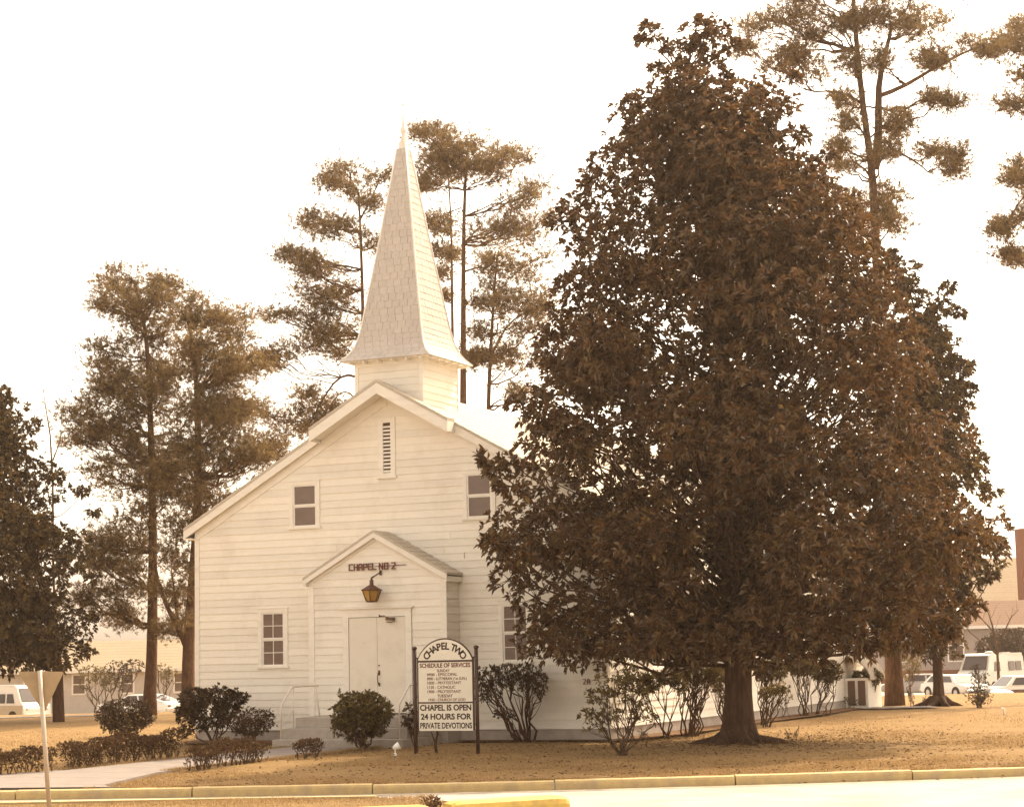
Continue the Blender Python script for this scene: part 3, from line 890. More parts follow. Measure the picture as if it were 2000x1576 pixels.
m = MB(); m.tube([(cx, cy, 3.90), (cx, cy + .0, 3.95), (cx + .03, cy + .08, 3.99), (cx + .07, cy + .2, 4.05), (cx + .09, PY - .05, 4.09)], [.03, .025, .017, .016, .016], 7)
m.box(cx + .06, cx + .12, PY - .05, PY - .028, 4.02, 4.14); m.build('bracket', COPPER, ln)

# ------------------------------------------------------------------ notice board
nb = empty('notice_board', (4.0, -5.13, 0), 'white notice board with arched top lettered Chapel Two between dark posts on the lawn', 'notice board')
NY = -5.13
for x in (3.275, 4.735):
    m = MB(); m.tube([(x, NY, -.1), (x, NY, 2.20)], .042, 8); m.lathe((x, NY, 2.19), [(.03, 0), (.055, .02), (.055, .055), (.02, .08)], 10); m.build('post', IRON, nb)
bx0, bx1 = 3.375, 4.645; bc = (bx0 + bx1) / 2
rise0, ztop = 1.99, 2.40
# arch: circle through (bx0, 1.99), (bc, 2.40)
hw = (bx1 - bx0) / 2; rise = ztop - rise0; Rr = (hw * hw + rise * rise) / (2 * rise); zc = ztop - Rr; amax = math.asin(hw / Rr)
arc = [(bc + Rr * math.sin(-amax + 2 * amax * i / 20), zc + Rr * math.cos(-amax + 2 * amax * i / 20)) for i in range(21)]
m = MB(); m.prism([(bx0, NY - .03, 1.965)] + [(x, NY - .03, z) for x, z in arc] + [(bx1, NY - .03, 1.965)], (0, .05, 0)); m.build('arch_panel', SIGNW, nb)
m = MB(); m.box(bx0, bx1, NY - .03, NY + .02, 1.09, 1.925); m.build('schedule_panel', SIGNW, nb)
m = MB(); m.box(bx0, bx1, NY - .03, NY + .02, .485, 1.06); m.build('lower_panel', SIGNW, nb)
m = MB(); m.tube([(x + 0.0, NY - .01, z + .012) for x, z in arc], .022, 6)
m.tube([(arc[0][0], NY - .01, arc[0][1] + .01), (3.29, NY, 2.03)], .02, 6); m.tube([(arc[-1][0], NY - .01, arc[-1][1] + .01), (4.72, NY, 2.03)], .02, 6)
m.box(bx0 - .03, bx0 - .002, NY - .035, NY + .015, .49, 1.99); m.box(bx1 + .002, bx1 + .03, NY - .035, NY + .015, .49, 1.99)
m.box(bx0 - .03, bx1 + .03, NY - .036, NY + .018, 1.925, 1.965); m.box(bx0 - .03, bx1 + .03, NY - .036, NY + .018, 1.06, 1.09)
m.build('frame', IRON, nb)
for z in (.62, 1.2):
    for x0_, x1_ in ((bx1 + .03, 4.735), (3.275, bx0 - .03)): MB().tube([(x0_, NY, z), (x1_, NY, z)], .012, 5).build('bolt', IRON, nb)

def text(body, x, z, size, m, parent, width=None, rot=0.0, bold=0.0, y=NY - .032):
    cu = bpy.data.curves.new('lettering', 'FONT'); cu.body = body; cu.size = size; cu.extrude = .0015; cu.offset = bold
    cu.align_x = 'CENTER'; cu.align_y = 'CENTER'; cu.materials.append(m); cu.resolution_u = 4
    o = bpy.data.objects.new('lettering', cu); COL.objects.link(o)
    off = root_loc(parent)
    o.parent = parent; o.location = (x - off[0], y - off[1], z - off[2]); o.rotation_euler = (R(90), 0, 0)
    if rot:
        o.rotation_euler = (Matrix.Rotation(rot, 3, 'Y') @ Matrix.Rotation(R(90), 3, 'X')).to_euler()
    bpy.context.view_layer.update()
    if width:
        w = o.dimensions[0]
        if w > 0: o.scale = (width / w, 1, 1)
    me = bpy.data.meshes.new_from_object(o.evaluated_get(bpy.context.evaluated_depsgraph_get()))
    ob = bpy.data.objects.new('lettering', me); COL.objects.link(ob)
    ob.parent = parent; ob.location = o.location; ob.rotation_euler = o.rotation_euler; ob.scale = o.scale
    bpy.data.objects.remove(o)
    return ob
text('SCHEDULE OF SERVICES', bc, 1.853, .125, MAROON, nb, 1.20, bold=.0035)
text('SUNDAY', bc - .04, 1.742, .088, MAROON, nb, .30, bold=.001)
rows = [('0900 - EPISCOPAL', 3.58, 1.662, .72), ('0900 - LUTHERAN (1st SUN.)', 3.58, 1.575, .94), ('1000 - PROTESTANT', 3.58, 1.487, .80),
        ('1130 - CATHOLIC', 3.58, 1.393, .66), ('1900 - PROTESTANT', 3.58, 1.303, .79)]
for s_, x, z, w in rows: text(s_, x + w / 2, z, .085, MAROON, nb, w, bold=.0008)
text('TUESDAY', bc - .01, 1.213, .088, MAROON, nb, .36, bold=.001)
text('1930 - CHURCH OF GOD', 3.60 + .44, 1.132, .082, MAROON, nb, .87, bold=.0008)
text('CHAPEL IS OPEN', bc, .963, .168, BLACKP, nb, 1.21, bold=.005)
text('24 HOURS FOR', bc, .776, .168, BLACKP, nb, 1.19, bold=.005)
text('PRIVATE DEVOTIONS', bc, .588, .168, BLACKP, nb, 1.22, bold=.004)
word = 'CHAPEL TWO'
ws = [1.1, 1.1, 1.12, 1.0, .95, .85, .55, .95, 1.45, 1.2]; tot = sum(ws); aa = -1; acc = 0
span = amax * .86
for ch, w in zip(word, ws):
    a = -span + 2 * span * (acc + w / 2) / tot; acc += w
    if ch == ' ': continue
    rr = Rr - .145
    text(ch, bc + rr * math.sin(a), zc + rr * math.cos(a), .205, BLACKP, nb, rot=a, bold=.006)

# ------------------------------------------------------------------ give way sign seen from behind
YD = 29.0
p = at(95, 1576, YD); ytop = at(78, 1309, YD)
ys = empty('traffic_sign', (p[0], p[1], -.05), 'back of a tan triangular road sign, point down, on a slim post', 'road sign')
A, B, C = at(34, 1311, YD), at(125, 1311, YD), at(86, 1393, YD)
def round_tri(pts, r=.05, n=4):
    out_ = []
    for i in range(3):
        a, b, c = pts[i - 1], pts[i], pts[(i + 1) % 3]
        d1 = norm(a - b); d2 = norm(c - b)
        for k in range(n + 1):
            t = k / n; q0 = b + d1 * r; q1 = b + d2 * r
            out_.append((1 - t) ** 2 * q0 + 2 * t * (1 - t) * b + t * t * q1)
    return out_
m = MB(); m.prism(round_tri([A, B, C]), FH * .004); m.build('plate', SIGNB, ys)
foot = at(99, 1600, YD); foot[2] = -.2
topp = at(78.5, 1309, YD)
m = MB(); o_ = -FH * .03
m.tube([foot + o_, topp + o_], .036, 6); m.build('post', GALV, ys)
mm = at(80, 1335, YD); mm2 = at(84, 1375, YD)
for q in (mm, mm2): MB().tube([q - FH * .075, q + FH * .01], .014, 6).build('bolt', GALV, ys)

# ------------------------------------------------------------------ trees
def clump_pts(c, rx, rz, n, ry=None, shell=.35):
    ry = ry or rx
    d = norm(RNG.normal(0, 1, (n, 3))); r = RNG.uniform(shell, 1, (n, 1)) ** .6
    q = d * r
    P = c + q[:, :1] * rx * RT + q[:, 1:2] * ry * FH + q[:, 2:] * rz * np.array([0, 0, 1.])
    return P, d

def pine(label, depth, trunk_px, r_base, clumps, stems=(), group='pine trees around the chapel', seed=1, dens=.58, needle=.19, sat=2):
    """trunk_px: list of (px, py) from base to top; clumps (px, py, rx, ry) in photo pixels; stems: extra trunks"""
    rng = random.Random(seed); k = FPX / depth
    T = [at(x, y, depth) for x, y in trunk_px]
    base = T[0].copy(); base[2] = gz(depth)
    T[0] = base
    # smooth the trunk
    def densify(Q):
        out_ = []
        for a, b in zip(Q, Q[1:]):
            nseg = max(2, int(np.linalg.norm(b - a) / 1.0))
            for i in range(nseg): out_.append(a + (b - a) * i / nseg)
        out_.append(Q[-1]); 
        out_ = np.array(out_)
        for _ in range(2): out_[1:-1] = (out_[:-2] + out_[2:] + 2 * out_[1:-1]) / 4
        return out_
    root = empty('pine_tree', base, label, 'pine tree', group)
    mb = MB(); T = densify(T); H = T[-1][2] - T[0][2]
    rad = [max(.035, r_base * (1.0 - .80 * ((q[2] - T[0][2]) / H) ** 1.1)) for q in T]
    rad[0] *= 1.35; rad[1] *= 1.08
    T[0][2] -= .1
    mb.tube(T, rad, 10, True, .05)
    axes = [T]; rads = [rad]
    for st in stems:
        Q = densify([at(x, y, depth + st[1]) for x, y in st[0]]); r_ = [max(.03, st[2] * (1 - .75 * i / len(Q))) for i in range(len(Q))]
        mb.tube(Q, r_, 7, True, .05); axes.append(Q); rads.append(r_)
    mb.build('trunk', PBARK, root)
    br = MB(); Cs = []; As = []
    full = list(clumps)
    for (px, py, rx, ry) in clumps:
        for q in range(sat):
            a = rng.uniform(0, 2 * PI); f = rng.uniform(.35, .6)
            full.append((px + math.cos(a) * rx * rng.uniform(.8, 1.35), py + math.sin(a) * ry * rng.uniform(.8, 1.5), rx * f, ry * f))
    for (px, py, rx, ry) in full:
        rw, rh = rx / k, ry / k
        dj = rng.uniform(-1, 1) * 1.6
        c = at(px, py, depth + dj)
        # attach to the nearest axis a little below
        best = None
        for ai, Q in enumerate(axes):
            for i, q in enumerate(Q[1:], 1):
                hd = np.linalg.norm(q[:2] - c[:2]); want = c[2] - hd * .28 - .15
                cost = hd + abs(q[2] - want) * 1.2
                if best is None or cost < best[0]: best = (cost, q, rads[ai][i])
        q, rq = best[1], best[2]
        d = np.linalg.norm(c - q)
        rb = min(rq * .55, .03 + .012 * d)
        lp = limb(br, q, c, rb, .014, sag=-.06 if c[2] > q[2] else .10, wig=.07, n=6, sides=5)
        # sub clusters: flattened pads along the outer part of the limb
        ns = max(4, int(4 + 14.0 * rw * rh))
        for s in range(ns):
            P, dd = clump_pts(c, rw * .95, rh * .95, 1, ry=rw * .8, shell=.2)
            pc_ = P[0]
            src = lp[rng.randrange(3, 7)]
            limb(br, src, pc_, .014, .006, sag=.04, wig=.06, n=3, sides=4)
            nt_ = int((26 + 18 * rng.random()) * dens)
            rr = .42 + .40 * min(rw, 1)
            d2 = RNG.normal(0, 1, (nt_, 3)); P2 = pc_ + d2 * np.array([rr * .62, rr * .62, rr * .38]); d2 = norm(d2)
            Cs.append(P2); a = d2.copy(); a[:, 2] = a[:, 2] * .6 + .55; As.append(a)
    br.build('branches', PBARK, root)
    C_ = np.concatenate(Cs); A_ = np.concatenate(As)
    V, F = tufts(C_, A_, 11, needle, .024)
    tone = np.repeat(np.clip(RNG.normal(.5, .28, len(C_)), 0, 1), 33)
    props(np_mesh('needles', V, F, NEEDLE, root, tone), kind='stuff')
    return root

pine('tall dark pine standing left of the chapel with the thickest trunk clear of the wall', 76,
     [(291, 1403), (297, 1300), (298, 1150), (299, 1007), (296, 900), (294, 805), (287, 652), (272, 590), (262, 548)], .235,
     [(246, 546, 30, 20), (325, 566, 28, 18), (213, 576, 22, 18), (284, 586, 35, 22), (244, 617, 28, 18), (330, 617, 38, 26), (218, 688, 34, 22), (315, 703, 56, 36),
      (213, 733, 28, 17), (250, 760, 45, 20), (239, 772, 50, 20), (168, 805, 40, 18), (213, 825, 54, 20), (172, 862, 32, 14), (244, 886, 46, 24), (325, 805, 52, 36), (218, 926, 33, 20),
      (264, 957, 42, 26), (330, 876, 46, 30), (254, 1023, 38, 26), (203, 1048, 28, 20), (239, 1084, 38, 24), (254, 1140, 28, 24), (198, 1160, 32, 20), (223, 1200, 26, 14),
      (300, 750, 40, 28), (275, 640, 34, 22), (330, 940, 30, 26), (190, 1090, 20, 14)], seed=3, dens=.62, sat=3)
pine('forked pine close beside the left corner of the chapel, its low limb leaning left', 73,
     [(368, 1402), (366, 1300), (372, 1200), (380, 1100), (386, 1008), (388, 805), (380, 703), (371, 640), (362, 600)], .25,
     [(376, 602, 30, 18), (462, 632, 26, 20), (406, 627, 26, 16), (421, 688, 44, 22), (482, 703, 26, 16), (450, 733, 38, 20), (386, 733, 38, 28), (472, 784, 38, 25),
      (426, 784, 38, 28), (447, 845, 50, 27), (508, 865, 42, 24), (386, 855, 42, 32), (467, 900, 42, 20), (406, 930, 38, 30), (355, 957, 34, 27), (350, 1038, 26, 24),
      (355, 1093, 26, 27), (345, 1155, 24, 24), (338, 1222, 22, 12), (430, 970, 30, 24), (400, 665, 30, 20), (350, 900, 34, 26), (372, 800, 36, 26)],
     dens=.62, sat=3, stems=[([(364, 1262), (348, 1225), (325, 1185), (306, 1130), (300, 1080)], 0, .12), ([(350, 1235), (345, 1190), (336, 1120)], .5, .08)], seed=4)
pine('spreading pine rising behind the left slope of the chapel roof, left of the spire', 86,
     [(716, 1330), (712, 900), (709, 611), (705, 482), (703, 421), (699, 370)], .20,
     [(679, 345, 42, 15), (748, 345, 18, 20), (636, 357, 16, 9), (688, 370, 24, 11), (632, 430, 38, 16), (593, 426, 16, 12), (658, 442, 26, 13), (727, 404, 20, 14),
      (602, 491, 26, 14), (619, 525, 34, 13), (588, 528, 26, 12), (666, 560, 38, 17), (606, 572, 38, 14), (727, 469, 18, 18), (645, 597, 38, 13), (590, 611, 34, 13),
      (679, 632, 34, 19), (590, 655, 38, 13), (632, 662, 38, 17), (666, 676, 28, 12), (540, 612, 20, 12), (545, 683, 36, 13), (520, 700, 20, 12), (560, 500, 16, 10),
      (560, 832, 36, 20), (605, 800, 30, 16), (655, 785, 24, 14), (530, 868, 28, 16), (500, 800, 24, 20), (620, 830, 24, 14), (585, 770, 20, 10)],
     stems=[([(703, 430), (722, 395), (738, 360)], 0, .05), ([(712, 745), (680, 725), (650, 745), (625, 790), (605, 825)], -1, .07), ([(705, 800), (685, 760), (660, 765), (640, 800)], 1, .05)], seed=5)
pine('tallest pine behind the spire, thick straight trunk just right of it', 84,
     [(902, 1330), (903, 900), (905, 784), (905, 482), (908, 361), (912, 300)], .25,
     [(839, 270, 28, 20), (878, 288, 42, 24), (856, 322, 46, 17), (925, 309, 40, 24), (968, 305, 30, 22), (1007, 308, 22, 17), (947, 340, 46, 14), (822, 258, 12, 10),
      (830, 353, 16, 10), (934, 439, 46, 20), (1011, 421, 38, 20), (1054, 365, 20, 20), (994, 456, 50, 16), (1054, 440, 32, 22), (890, 330, 34, 16), (925, 275, 28, 14)], seed=6)
pine('slimmer pine trunk squeezed between the spire and the tallest pine', 88,
     [(886, 1330), (886, 900), (884, 676), (882, 460), (878, 370), (874, 330)], .15,
     [(847, 421, 22, 13), (860, 440, 26, 13), (856, 482, 16, 10), (856, 527, 12, 8), (870, 500, 14, 8), (866, 345, 30, 12), (850, 300, 24, 12), (872, 575, 12, 7)], seed=8)
pine('shorter thin pine between the chapel roof and the big broadleaf tree', 80,
     [(950, 1330), (952, 900), (953, 797), (962, 611), (968, 525), (974, 490)], .17,
     [(998, 499, 50, 16), (1033, 534, 34, 17), (990, 564, 38, 15), (947, 581, 30, 15), (1033, 586, 34, 15), (985, 603, 38, 13), (1011, 633, 33, 13), (951, 648, 20, 11),
      (925, 687, 16, 10), (1011, 698, 34, 16), (977, 706, 28, 13), (938, 704, 15, 9), (994, 762, 24, 16), (951, 516, 13, 10), (1050, 610, 24, 12)],
     stems=[([(958, 700), (975, 660), (1000, 620), (1050, 600)], 1, .06)], seed=9)
pine('huge forked pine at the right, its crown running out of the top of the view', 68,
     [(1748, 1378), (1738, 1100), (1722, 760), (1711, 480), (1707, 400), (1702, 311), (1686, 222), (1673, 89), (1666, 0), (1662, -110)], .29,
     [(1482, 49, 24, 12), (1535, 36, 28, 16), (1580, 13, 34, 17), (1562, 67, 22, 12), (1713, 13, 38, 20), (1775, 31, 54, 24), (1811, 58, 36, 21), (1735, 30, 46, 21),
      (1909, 89, 25, 12), (1940, 86, 15, 9), (1824, 115, 22, 8), (1837, 107, 14, 7), (1464, 89, 14, 10), (1624, 44, 28, 20), (1526, 129, 24, 13), (1580, 124, 26, 15),
      (1660, 138, 14, 20), (1553, 107, 18, 11), (1717, 102, 12, 18), (1829, 187, 10, 7), (1869, 200, 15, 7), (1749, 218, 22, 10), (1757, 240, 20, 11), (1664, 240, 16, 13),
      (1642, 195, 9, 7), (1740, 284, 22, 16), (1811, 298, 20, 9), (1855, 307, 17, 11), (1864, 336, 11, 8), (1655, 320, 21, 11), (1637, 284, 9, 7), (1731, 378, 19, 10),
      (1731, 405, 17, 24), (1669, 391, 27, 11), (1664, 435, 27, 16), (1744, 426, 19, 18), (1600, -30, 40, 22), (1700, -50, 50, 30), (1790, -25, 40, 24), (1640, -100, 60, 30), (1550, -20, 30, 16)],
     stems=[([(1709, 330), (1720, 249), (1711, 169), (1731, 102), (1742, 50)], .5, .17), ([(1712, 190), (1770, 170), (1830, 128), (1880, 105), (1920, 88)], -.5, .09),
            ([(1680, 200), (1640, 175), (1590, 180)], .3, .06), ([(1740, 290), (1790, 315), (1812, 336)], .2, .05)], seed=10)
pine('pine mostly beyond the right edge of the view, only its drooping left branches showing', 70,
     [(2120, 1360), (2110, 900), (2100, 500), (2095, 200), (2090, 20)], .3,
     [(1985, 80, 20, 10), (1995, 60, 20, 12), (1988, 146, 22, 16), (1972, 195, 17, 11), (1997, 95, 16, 16), (1988, 329, 18, 14), (1975, 350, 16, 10), (1955, 430, 16, 13), (1948, 448, 12, 8),
      (1966, 485, 14, 10), (1985, 500, 12, 9), (2030, 200, 40, 30), (2050, 350, 40, 26), (2040, 60, 40, 26), (2000, 420, 18, 10)],
     stems=[([(2100, 420), (2030, 345), (1985, 400), (1965, 440)], 0, .05)], seed=11)

def broadleaf(label, depth, base_px, r_base, table, lobes, lobe_r, whorl_n, leaf, wid, mat_, name='magnolia_tree', extra=(), seed=2, cat='magnolia tree',
              group=None, trunk_px=None, clip=None, m=9, hang=0.0, fill=.0, ysq=1.0, flare=True):
    rng = np.random.default_rng(seed); k = FPX / depth
    base = at(*base_px, depth); base[2] = gz(depth)
    root = empty(name, base, label, cat, group)
    # trunk
    tp = [at(x, y, depth) for x, y in (trunk_px or [base_px, (base_px[0], base_px[1] - 300)])]
    tp[0] = base - np.array([0, 0, .15])
    mb = MB(); Q = []
    for a, b in zip(tp, tp[1:]):
        for i in range(6): Q.append(a + (b - a) * i / 6)
    Q.append(tp[-1]); hh = Q[-1][2] - Q[0][2]
    rad = []
    for q in Q:
        t = (q[2] - Q[0][2]) / hh
        rad.append(r_base * (1 - .86 * t) + (r_base * 1.0 * math.exp(-(q[2] - Q[0][2]) / .22) if flare else 0))
    # fluted trunk: radius varies around
    n = 18; V = []; F = []
    for i, q in enumerate(Q):
        fl = max(0, 1 - (q[2] - base[2]) / 1.1) if flare else 0
        for j in range(n):
            a = 2 * PI * j / n
            rr = rad[i] * (1 + (.05 + .26 * fl) * math.cos(5 * a + .6) + .04 * math.sin(9 * a + i * .3))
            V.append(q + rr * (math.cos(a) * RT + math.sin(a) * FH))
    for i in range(len(Q) - 1):
        for j in range(n): F.append((i * n + j, i * n + (j + 1) % n, (i + 1) * n + (j + 1) % n, (i + 1) * n + j))
    mb.add(V, F, True)
    if flare:
        for j in range(7):
            a = 2 * PI * j / 7 + .5; L = rng.uniform(.9, 1.6) * r_base / .36
            d = math.cos(a) * RT + math.sin(a) * FH
            mb.tube([base + d * .18 + np.array([0, 0, .22]), base + d * (.30 + .2 * L) + np.array([0, 0, .07]), base + d * (.3 + .62 * L) + np.array([0, 0, .02]), base + d * (.3 + L) - np.array([0, 0, .05])],
                    [.17, .12, .075, .03], 7, False, .08)
    mb.build('trunk', BARK, root)
    tab = sorted(table)
    ys = np.array([t[0] for t in tab], float); ls = np.array([t[1] for t in tab], float); rs = np.array([t[2] for t in tab], float)
    # area weight per height
    yy = np.linspace(ys[0], ys[-1], 200); ll = np.interp(yy, ys, ls); rr_ = np.interp(yy, ys, rs)
    wgt = (rr_ - ll); wgt = wgt / wgt.sum()
    LC = []
    for i in range(lobes):
        y = yy[rng.choice(200, p=wgt)]; l = np.interp(y, ys, ls); r = np.interp(y, ys, rs)
        cxp = (l + r) / 2; Rm = (r - l) / 2 / k
        lr = lobe_r * rng.uniform(.5, 1.35); lr = min(lr, Rm * .7 + .15)
        th = rng.uniform(0, 2 * PI); rad_ = max(0, Rm - lr * .72) * (rng.uniform(.68, 1.06) if rng.random() > fill else rng.uniform(0, .7))
        c = at(cxp, y, depth) + rad_ * (math.cos(th) * RT + ysq * math.sin(th) * FH)
        LC.append((c, lr))
    for (px, py, r_px, dj) in extra: LC.append((at(px, py, depth + dj), r_px / k)); LC.append((at(px, py, depth + dj), r_px / k * .8))
    br = MB(); Cs = []; As = []
    for (c, lr) in LC:
        # limb from the trunk
        hd = np.linalg.norm(c[:2] - base[:2])
        zt = min(max(c[2] - hd * .30 - .1, base[2] + 2.6 + rng.uniform(0, .8)), tp[-1][2] - .3)
        t = (zt - Q[0][2]) / hh; src = Q[int(np.clip(round(t * (len(Q) - 1)), 0, len(Q) - 1))]
        limb(br, src, c, .022 + .008 * hd, .010, sag=-.05, wig=.07, n=6, sides=5)
        nw = int(whorl_n * (lr / lobe_r) ** 2 * rng.uniform(.8, 1.2)) + 4
        P, d = clump_pts(c, lr, lr * .78, nw, shell=.45)
        cen = at((np.interp(0, [0], [0]) + 1000), 0, depth)
        out_ = norm(c - np.array([base[0], base[1], c[2] - .5]))
        a = d * 1.0 + out_ * .5 + np.array([0, 0, .45 - hang])
        Cs.append(P); As.append(a)
        for j in range(min(6, nw)): limb(br, c, P[j], .012, .005, wig=.05, n=2, sides=4)
    C_ = np.concatenate(Cs); A_ = np.concatenate(As)
    if clip is not None:
        kp = ~clip(C_); C_, A_ = C_[kp], A_[kp]
    br.build('branches', BARK, root)
    V, F = whorls(C_, A_, m, leaf, wid, spread=.85, cup=.16, droop=.12, upb=1.2)
    if clip is not None:
        bad = clip(V).reshape(-1, 4).any(1)
        keep = ~bad; nk = len(keep); F = F[np.concatenate([keep, keep])]
    tone = np.repeat(np.clip(RNG.normal(.34, .24, len(C_)), 0, 1), m * 4) + RNG.exponential(.16, len(C_) * m).repeat(4) - .10
    props(np_mesh('foliage', V, F, mat_, root, np.clip(tone, 0, 1)), kind='stuff')
    if flare and lobes > 200:
        # the nearest leaves of the crown, one by one
        dep = (C_ - CAM) @ FH
        idx = np.argsort(dep)[:2400]; idx = rng.choice(idx, 300, replace=False)
        me = bpy.data.meshes.new('leaf')
        me.from_pydata([(0, 0, 0), (.042, .10, .012), (.03, .16, .008), (0, .215, -.012), (-.03, .16, .008), (-.042, .10, .012), (0, .11, -.004)], [], [(0, 1, 6), (1, 2, 6), (2, 3, 6), (3, 4, 6), (4, 5, 6), (5, 0, 6)])
        a_ = me.attributes.new('tone', 'FLOAT', 'POINT'); a_.data.foreach_set('value', np.full(7, .42, dtype=np.float32))
        me.materials.append(mat_)
        for i in idx:
            o = bpy.data.objects.new('leaf', me); COL.objects.link(o); o.parent = root
            o.location = tuple(C_[i] - base)
            dv = Vector(tuple(norm(A_[i] + rng.normal(0, .5, 3))))
            o.rotation_euler = dv.to_track_quat('Y', 'Z').to_euler(); s_ = rng.uniform(.75, 1.0); o.scale = (s_, s_, s_)
    return root

def chapel_clip(P):
    x, y, z = P[:, 0], P[:, 1], P[:, 2]
    rz = RIDGE + .3 - np.abs(x) * SLOPE
    return (x < XH + .12) & (x > -XH) & (y > -.12) & (y < LEN) & (z < rz)

broadleaf('big dark magnolia with low spreading crown on the lawn before the right chapel corner', 43.3, (1440, 1452), .315,
          [(195, 1215, 1530), (300, 1150, 1590), (400, 1100, 1680), (500, 1110, 1780), (600, 1080, 1850), (700, 1030, 1885), (800, 985, 1895), (900, 975, 1920),
           (1000, 970, 1935), (1100, 975, 1945), (1180, 985, 1910), (1245, 1020, 1860)],
          400, .95, 62, .172, .42, MAGLEAF, trunk_px=[(1440, 1452), (1441, 1300), (1438, 1150), (1430, 900), (1400, 600), (1360, 300), (1338, 110)],
          extra=[(1358, 60, 44, 0), (1402, 52, 32, .4), (1272, 62, 28, 0), (1252, 78, 14, 0), (1312, 92, 24, .3), (1335, 125, 24, 0), (1284, 135, 20, 0), (1330, 165, 26, 0), (1300, 190, 30, 0), (1230, 205, 26, 0),
                 (1480, 175, 30, .4), (1525, 215, 32, 0), (1550, 150, 14, 0), (1420, 150, 16, 0), (1390, 200, 34, 0), (1440, 215, 34, .5),
                 (945, 893, 17, -3.5), (968, 915, 26, -3.4), (995, 905, 30, -3.2), (1000, 950, 34, -3.2), (955, 1052, 17, -3.4), (985, 1058, 24, -3.2), (1010, 1090, 36, -3),
                 (1118, 405, 40, 0), (1128, 470, 44, 0), (1095, 432, 32, 0), (1150, 350, 36, 0), (1395, 110, 34, 0), (1370, 90, 40, .3), (1430, 90, 26, 0), (1240, 250, 30, 0), (1560, 260, 30, 0), (1600, 360, 30, 0), (1650, 440, 30, 0), (1075, 650, 30, -1), (1620, 300, 20, 0), (1570, 330, 24, 0),
                 (1100, 1262, 26, -3), (1190, 1270, 30, -3), (1280, 1265, 28, -3), (1370, 1250, 26, -2), (1540, 1255, 26, -2), (1600, 1275, 26, -1), (1680, 1262, 28, 0), (1060, 1240, 26, -3),
                 (1150, 1262, 28, 1), (1240, 1255, 28, 1), (1720, 1235, 30, 0), (1850, 1225, 34, 0), (1900, 1185, 30, 0), (1790, 1245, 34, 0)],
          clip=chapel_clip, fill=.34, ysq=.85, seed=5, m=7)
broadleaf('second smaller magnolia behind, thin leaning trunk with a flared foot right of the big pine', 66, (1833, 1378), .17,
          [(520, 1700, 1800), (600, 1680, 1850), (700, 1690, 1880), (800, 1700, 1900), (900, 1700, 1925), (1000, 1700, 1940), (1100, 1700, 1955), (1200, 1700, 1900), (1260, 1740, 1880)],
          95, 1.0, 50, .21, .42, MAGLEAF2, trunk_px=[(1833, 1378), (1831, 1300), (1828, 1200), (1815, 900), (1790, 620), (1770, 540)],
          extra=[(1765, 560, 26, 0), (1800, 640, 40, 0), (1840, 600, 26, 0), (1740, 500, 24, 0), (1880, 720, 30, 0), (1895, 760, 18, 0), (1895, 905, 22, 0), (1935, 960, 20, 0), (1950, 1060, 20, 0), (1930, 1120, 26, 0), (1735, 520, 26, -2.5), (1700, 560, 24, -2.5), (1745, 590, 30, -2.5), (1715, 640, 30, -2.5), (1690, 500, 16, -2.5), (1760, 650, 30, -2), (1850, 560, 18, 0), (1870, 610, 20, 0)], seed=8, fill=.3, flare=True)
broadleaf('dark broadleaf tree at the left edge with a bare lower trunk', 70, (115, 1409), .21,
          [(780, -60, 20), (820, -100, 60), (900, -130, 95), (960, -150, 150), (1050, -170, 170), (1100, -170, 175), (1200, -170, 180), (1285, -130, 160)],
          150, .85, 52, .17, .42, MAGLEAF2, name='broadleaf_tree', cat='tree', trunk_px=[(115, 1409), (112, 1300), (95, 1200), (60, 1050), (20, 850)], seed=12, fill=.25, flare=False,
          extra=[(5, 770, 22, 0), (60, 830, 22, 0), (160, 960, 18, 0), (185, 1000, 14, 0), (180, 1130, 20, 0), (185, 1200, 16, 0), (170, 1270, 20, 0)])

def bare_tree(label, depth, base_px, paths, r):
    base = at(*base_px, depth); base[2] = gz(depth)
    root = empty('bare_tree', base, label, 'bare tree')
    mb = MB()
    for i, pth in enumerate(paths):
        P = [at(x, y, depth) for x, y in pth]
        if i == 0: P[0] = base
        mb.tube(P, [r * (1 if i == 0 else .5) * (1 - .8 * j / (len(P) - 1)) for j in range(len(P))], 6, True, .08)
    mb.build('trunk', TWIG, root)
    tw = MB(); rr = random.Random(5)
    for pth in paths:
        P = [at(x, y, depth) for x, y in pth]
        for j in range(1, len(P)):
            for q in range(3):
                a = P[j - 1] + (P[j] - P[j - 1]) * rr.random()
                limb(tw, a, a + np.array([rr.uniform(-.6, .6), rr.uniform(-.6, .6), rr.uniform(.4, 1.1)]), .012, .004, wig=.1, n=3, sides=4)
    tw.build('twigs', TWIG, root)
bare_tree('thin leafless tree poking up behind the dark tree at the left edge', 88, (112, 1385), [[(112, 1385), (104, 1100), (103, 940), (98, 850), (90, 800), (84, 758)], [(103, 900), (118, 860), (121, 800)], [(104, 1000), (85, 930), (82, 880)]], .07)
bare_tree('leafless grey tree in front of the brown house roof at the right', 112, (1950, 1330), [[(1950, 1330), (1948, 1270), (1938, 1220), (1925, 1180)], [(1948, 1260), (1975, 1205), (1990, 1190)], [(1946, 1240), (1910, 1200), (1900, 1185)], [(1950, 1280), (1895, 1235), (1880, 1215)]], .10)

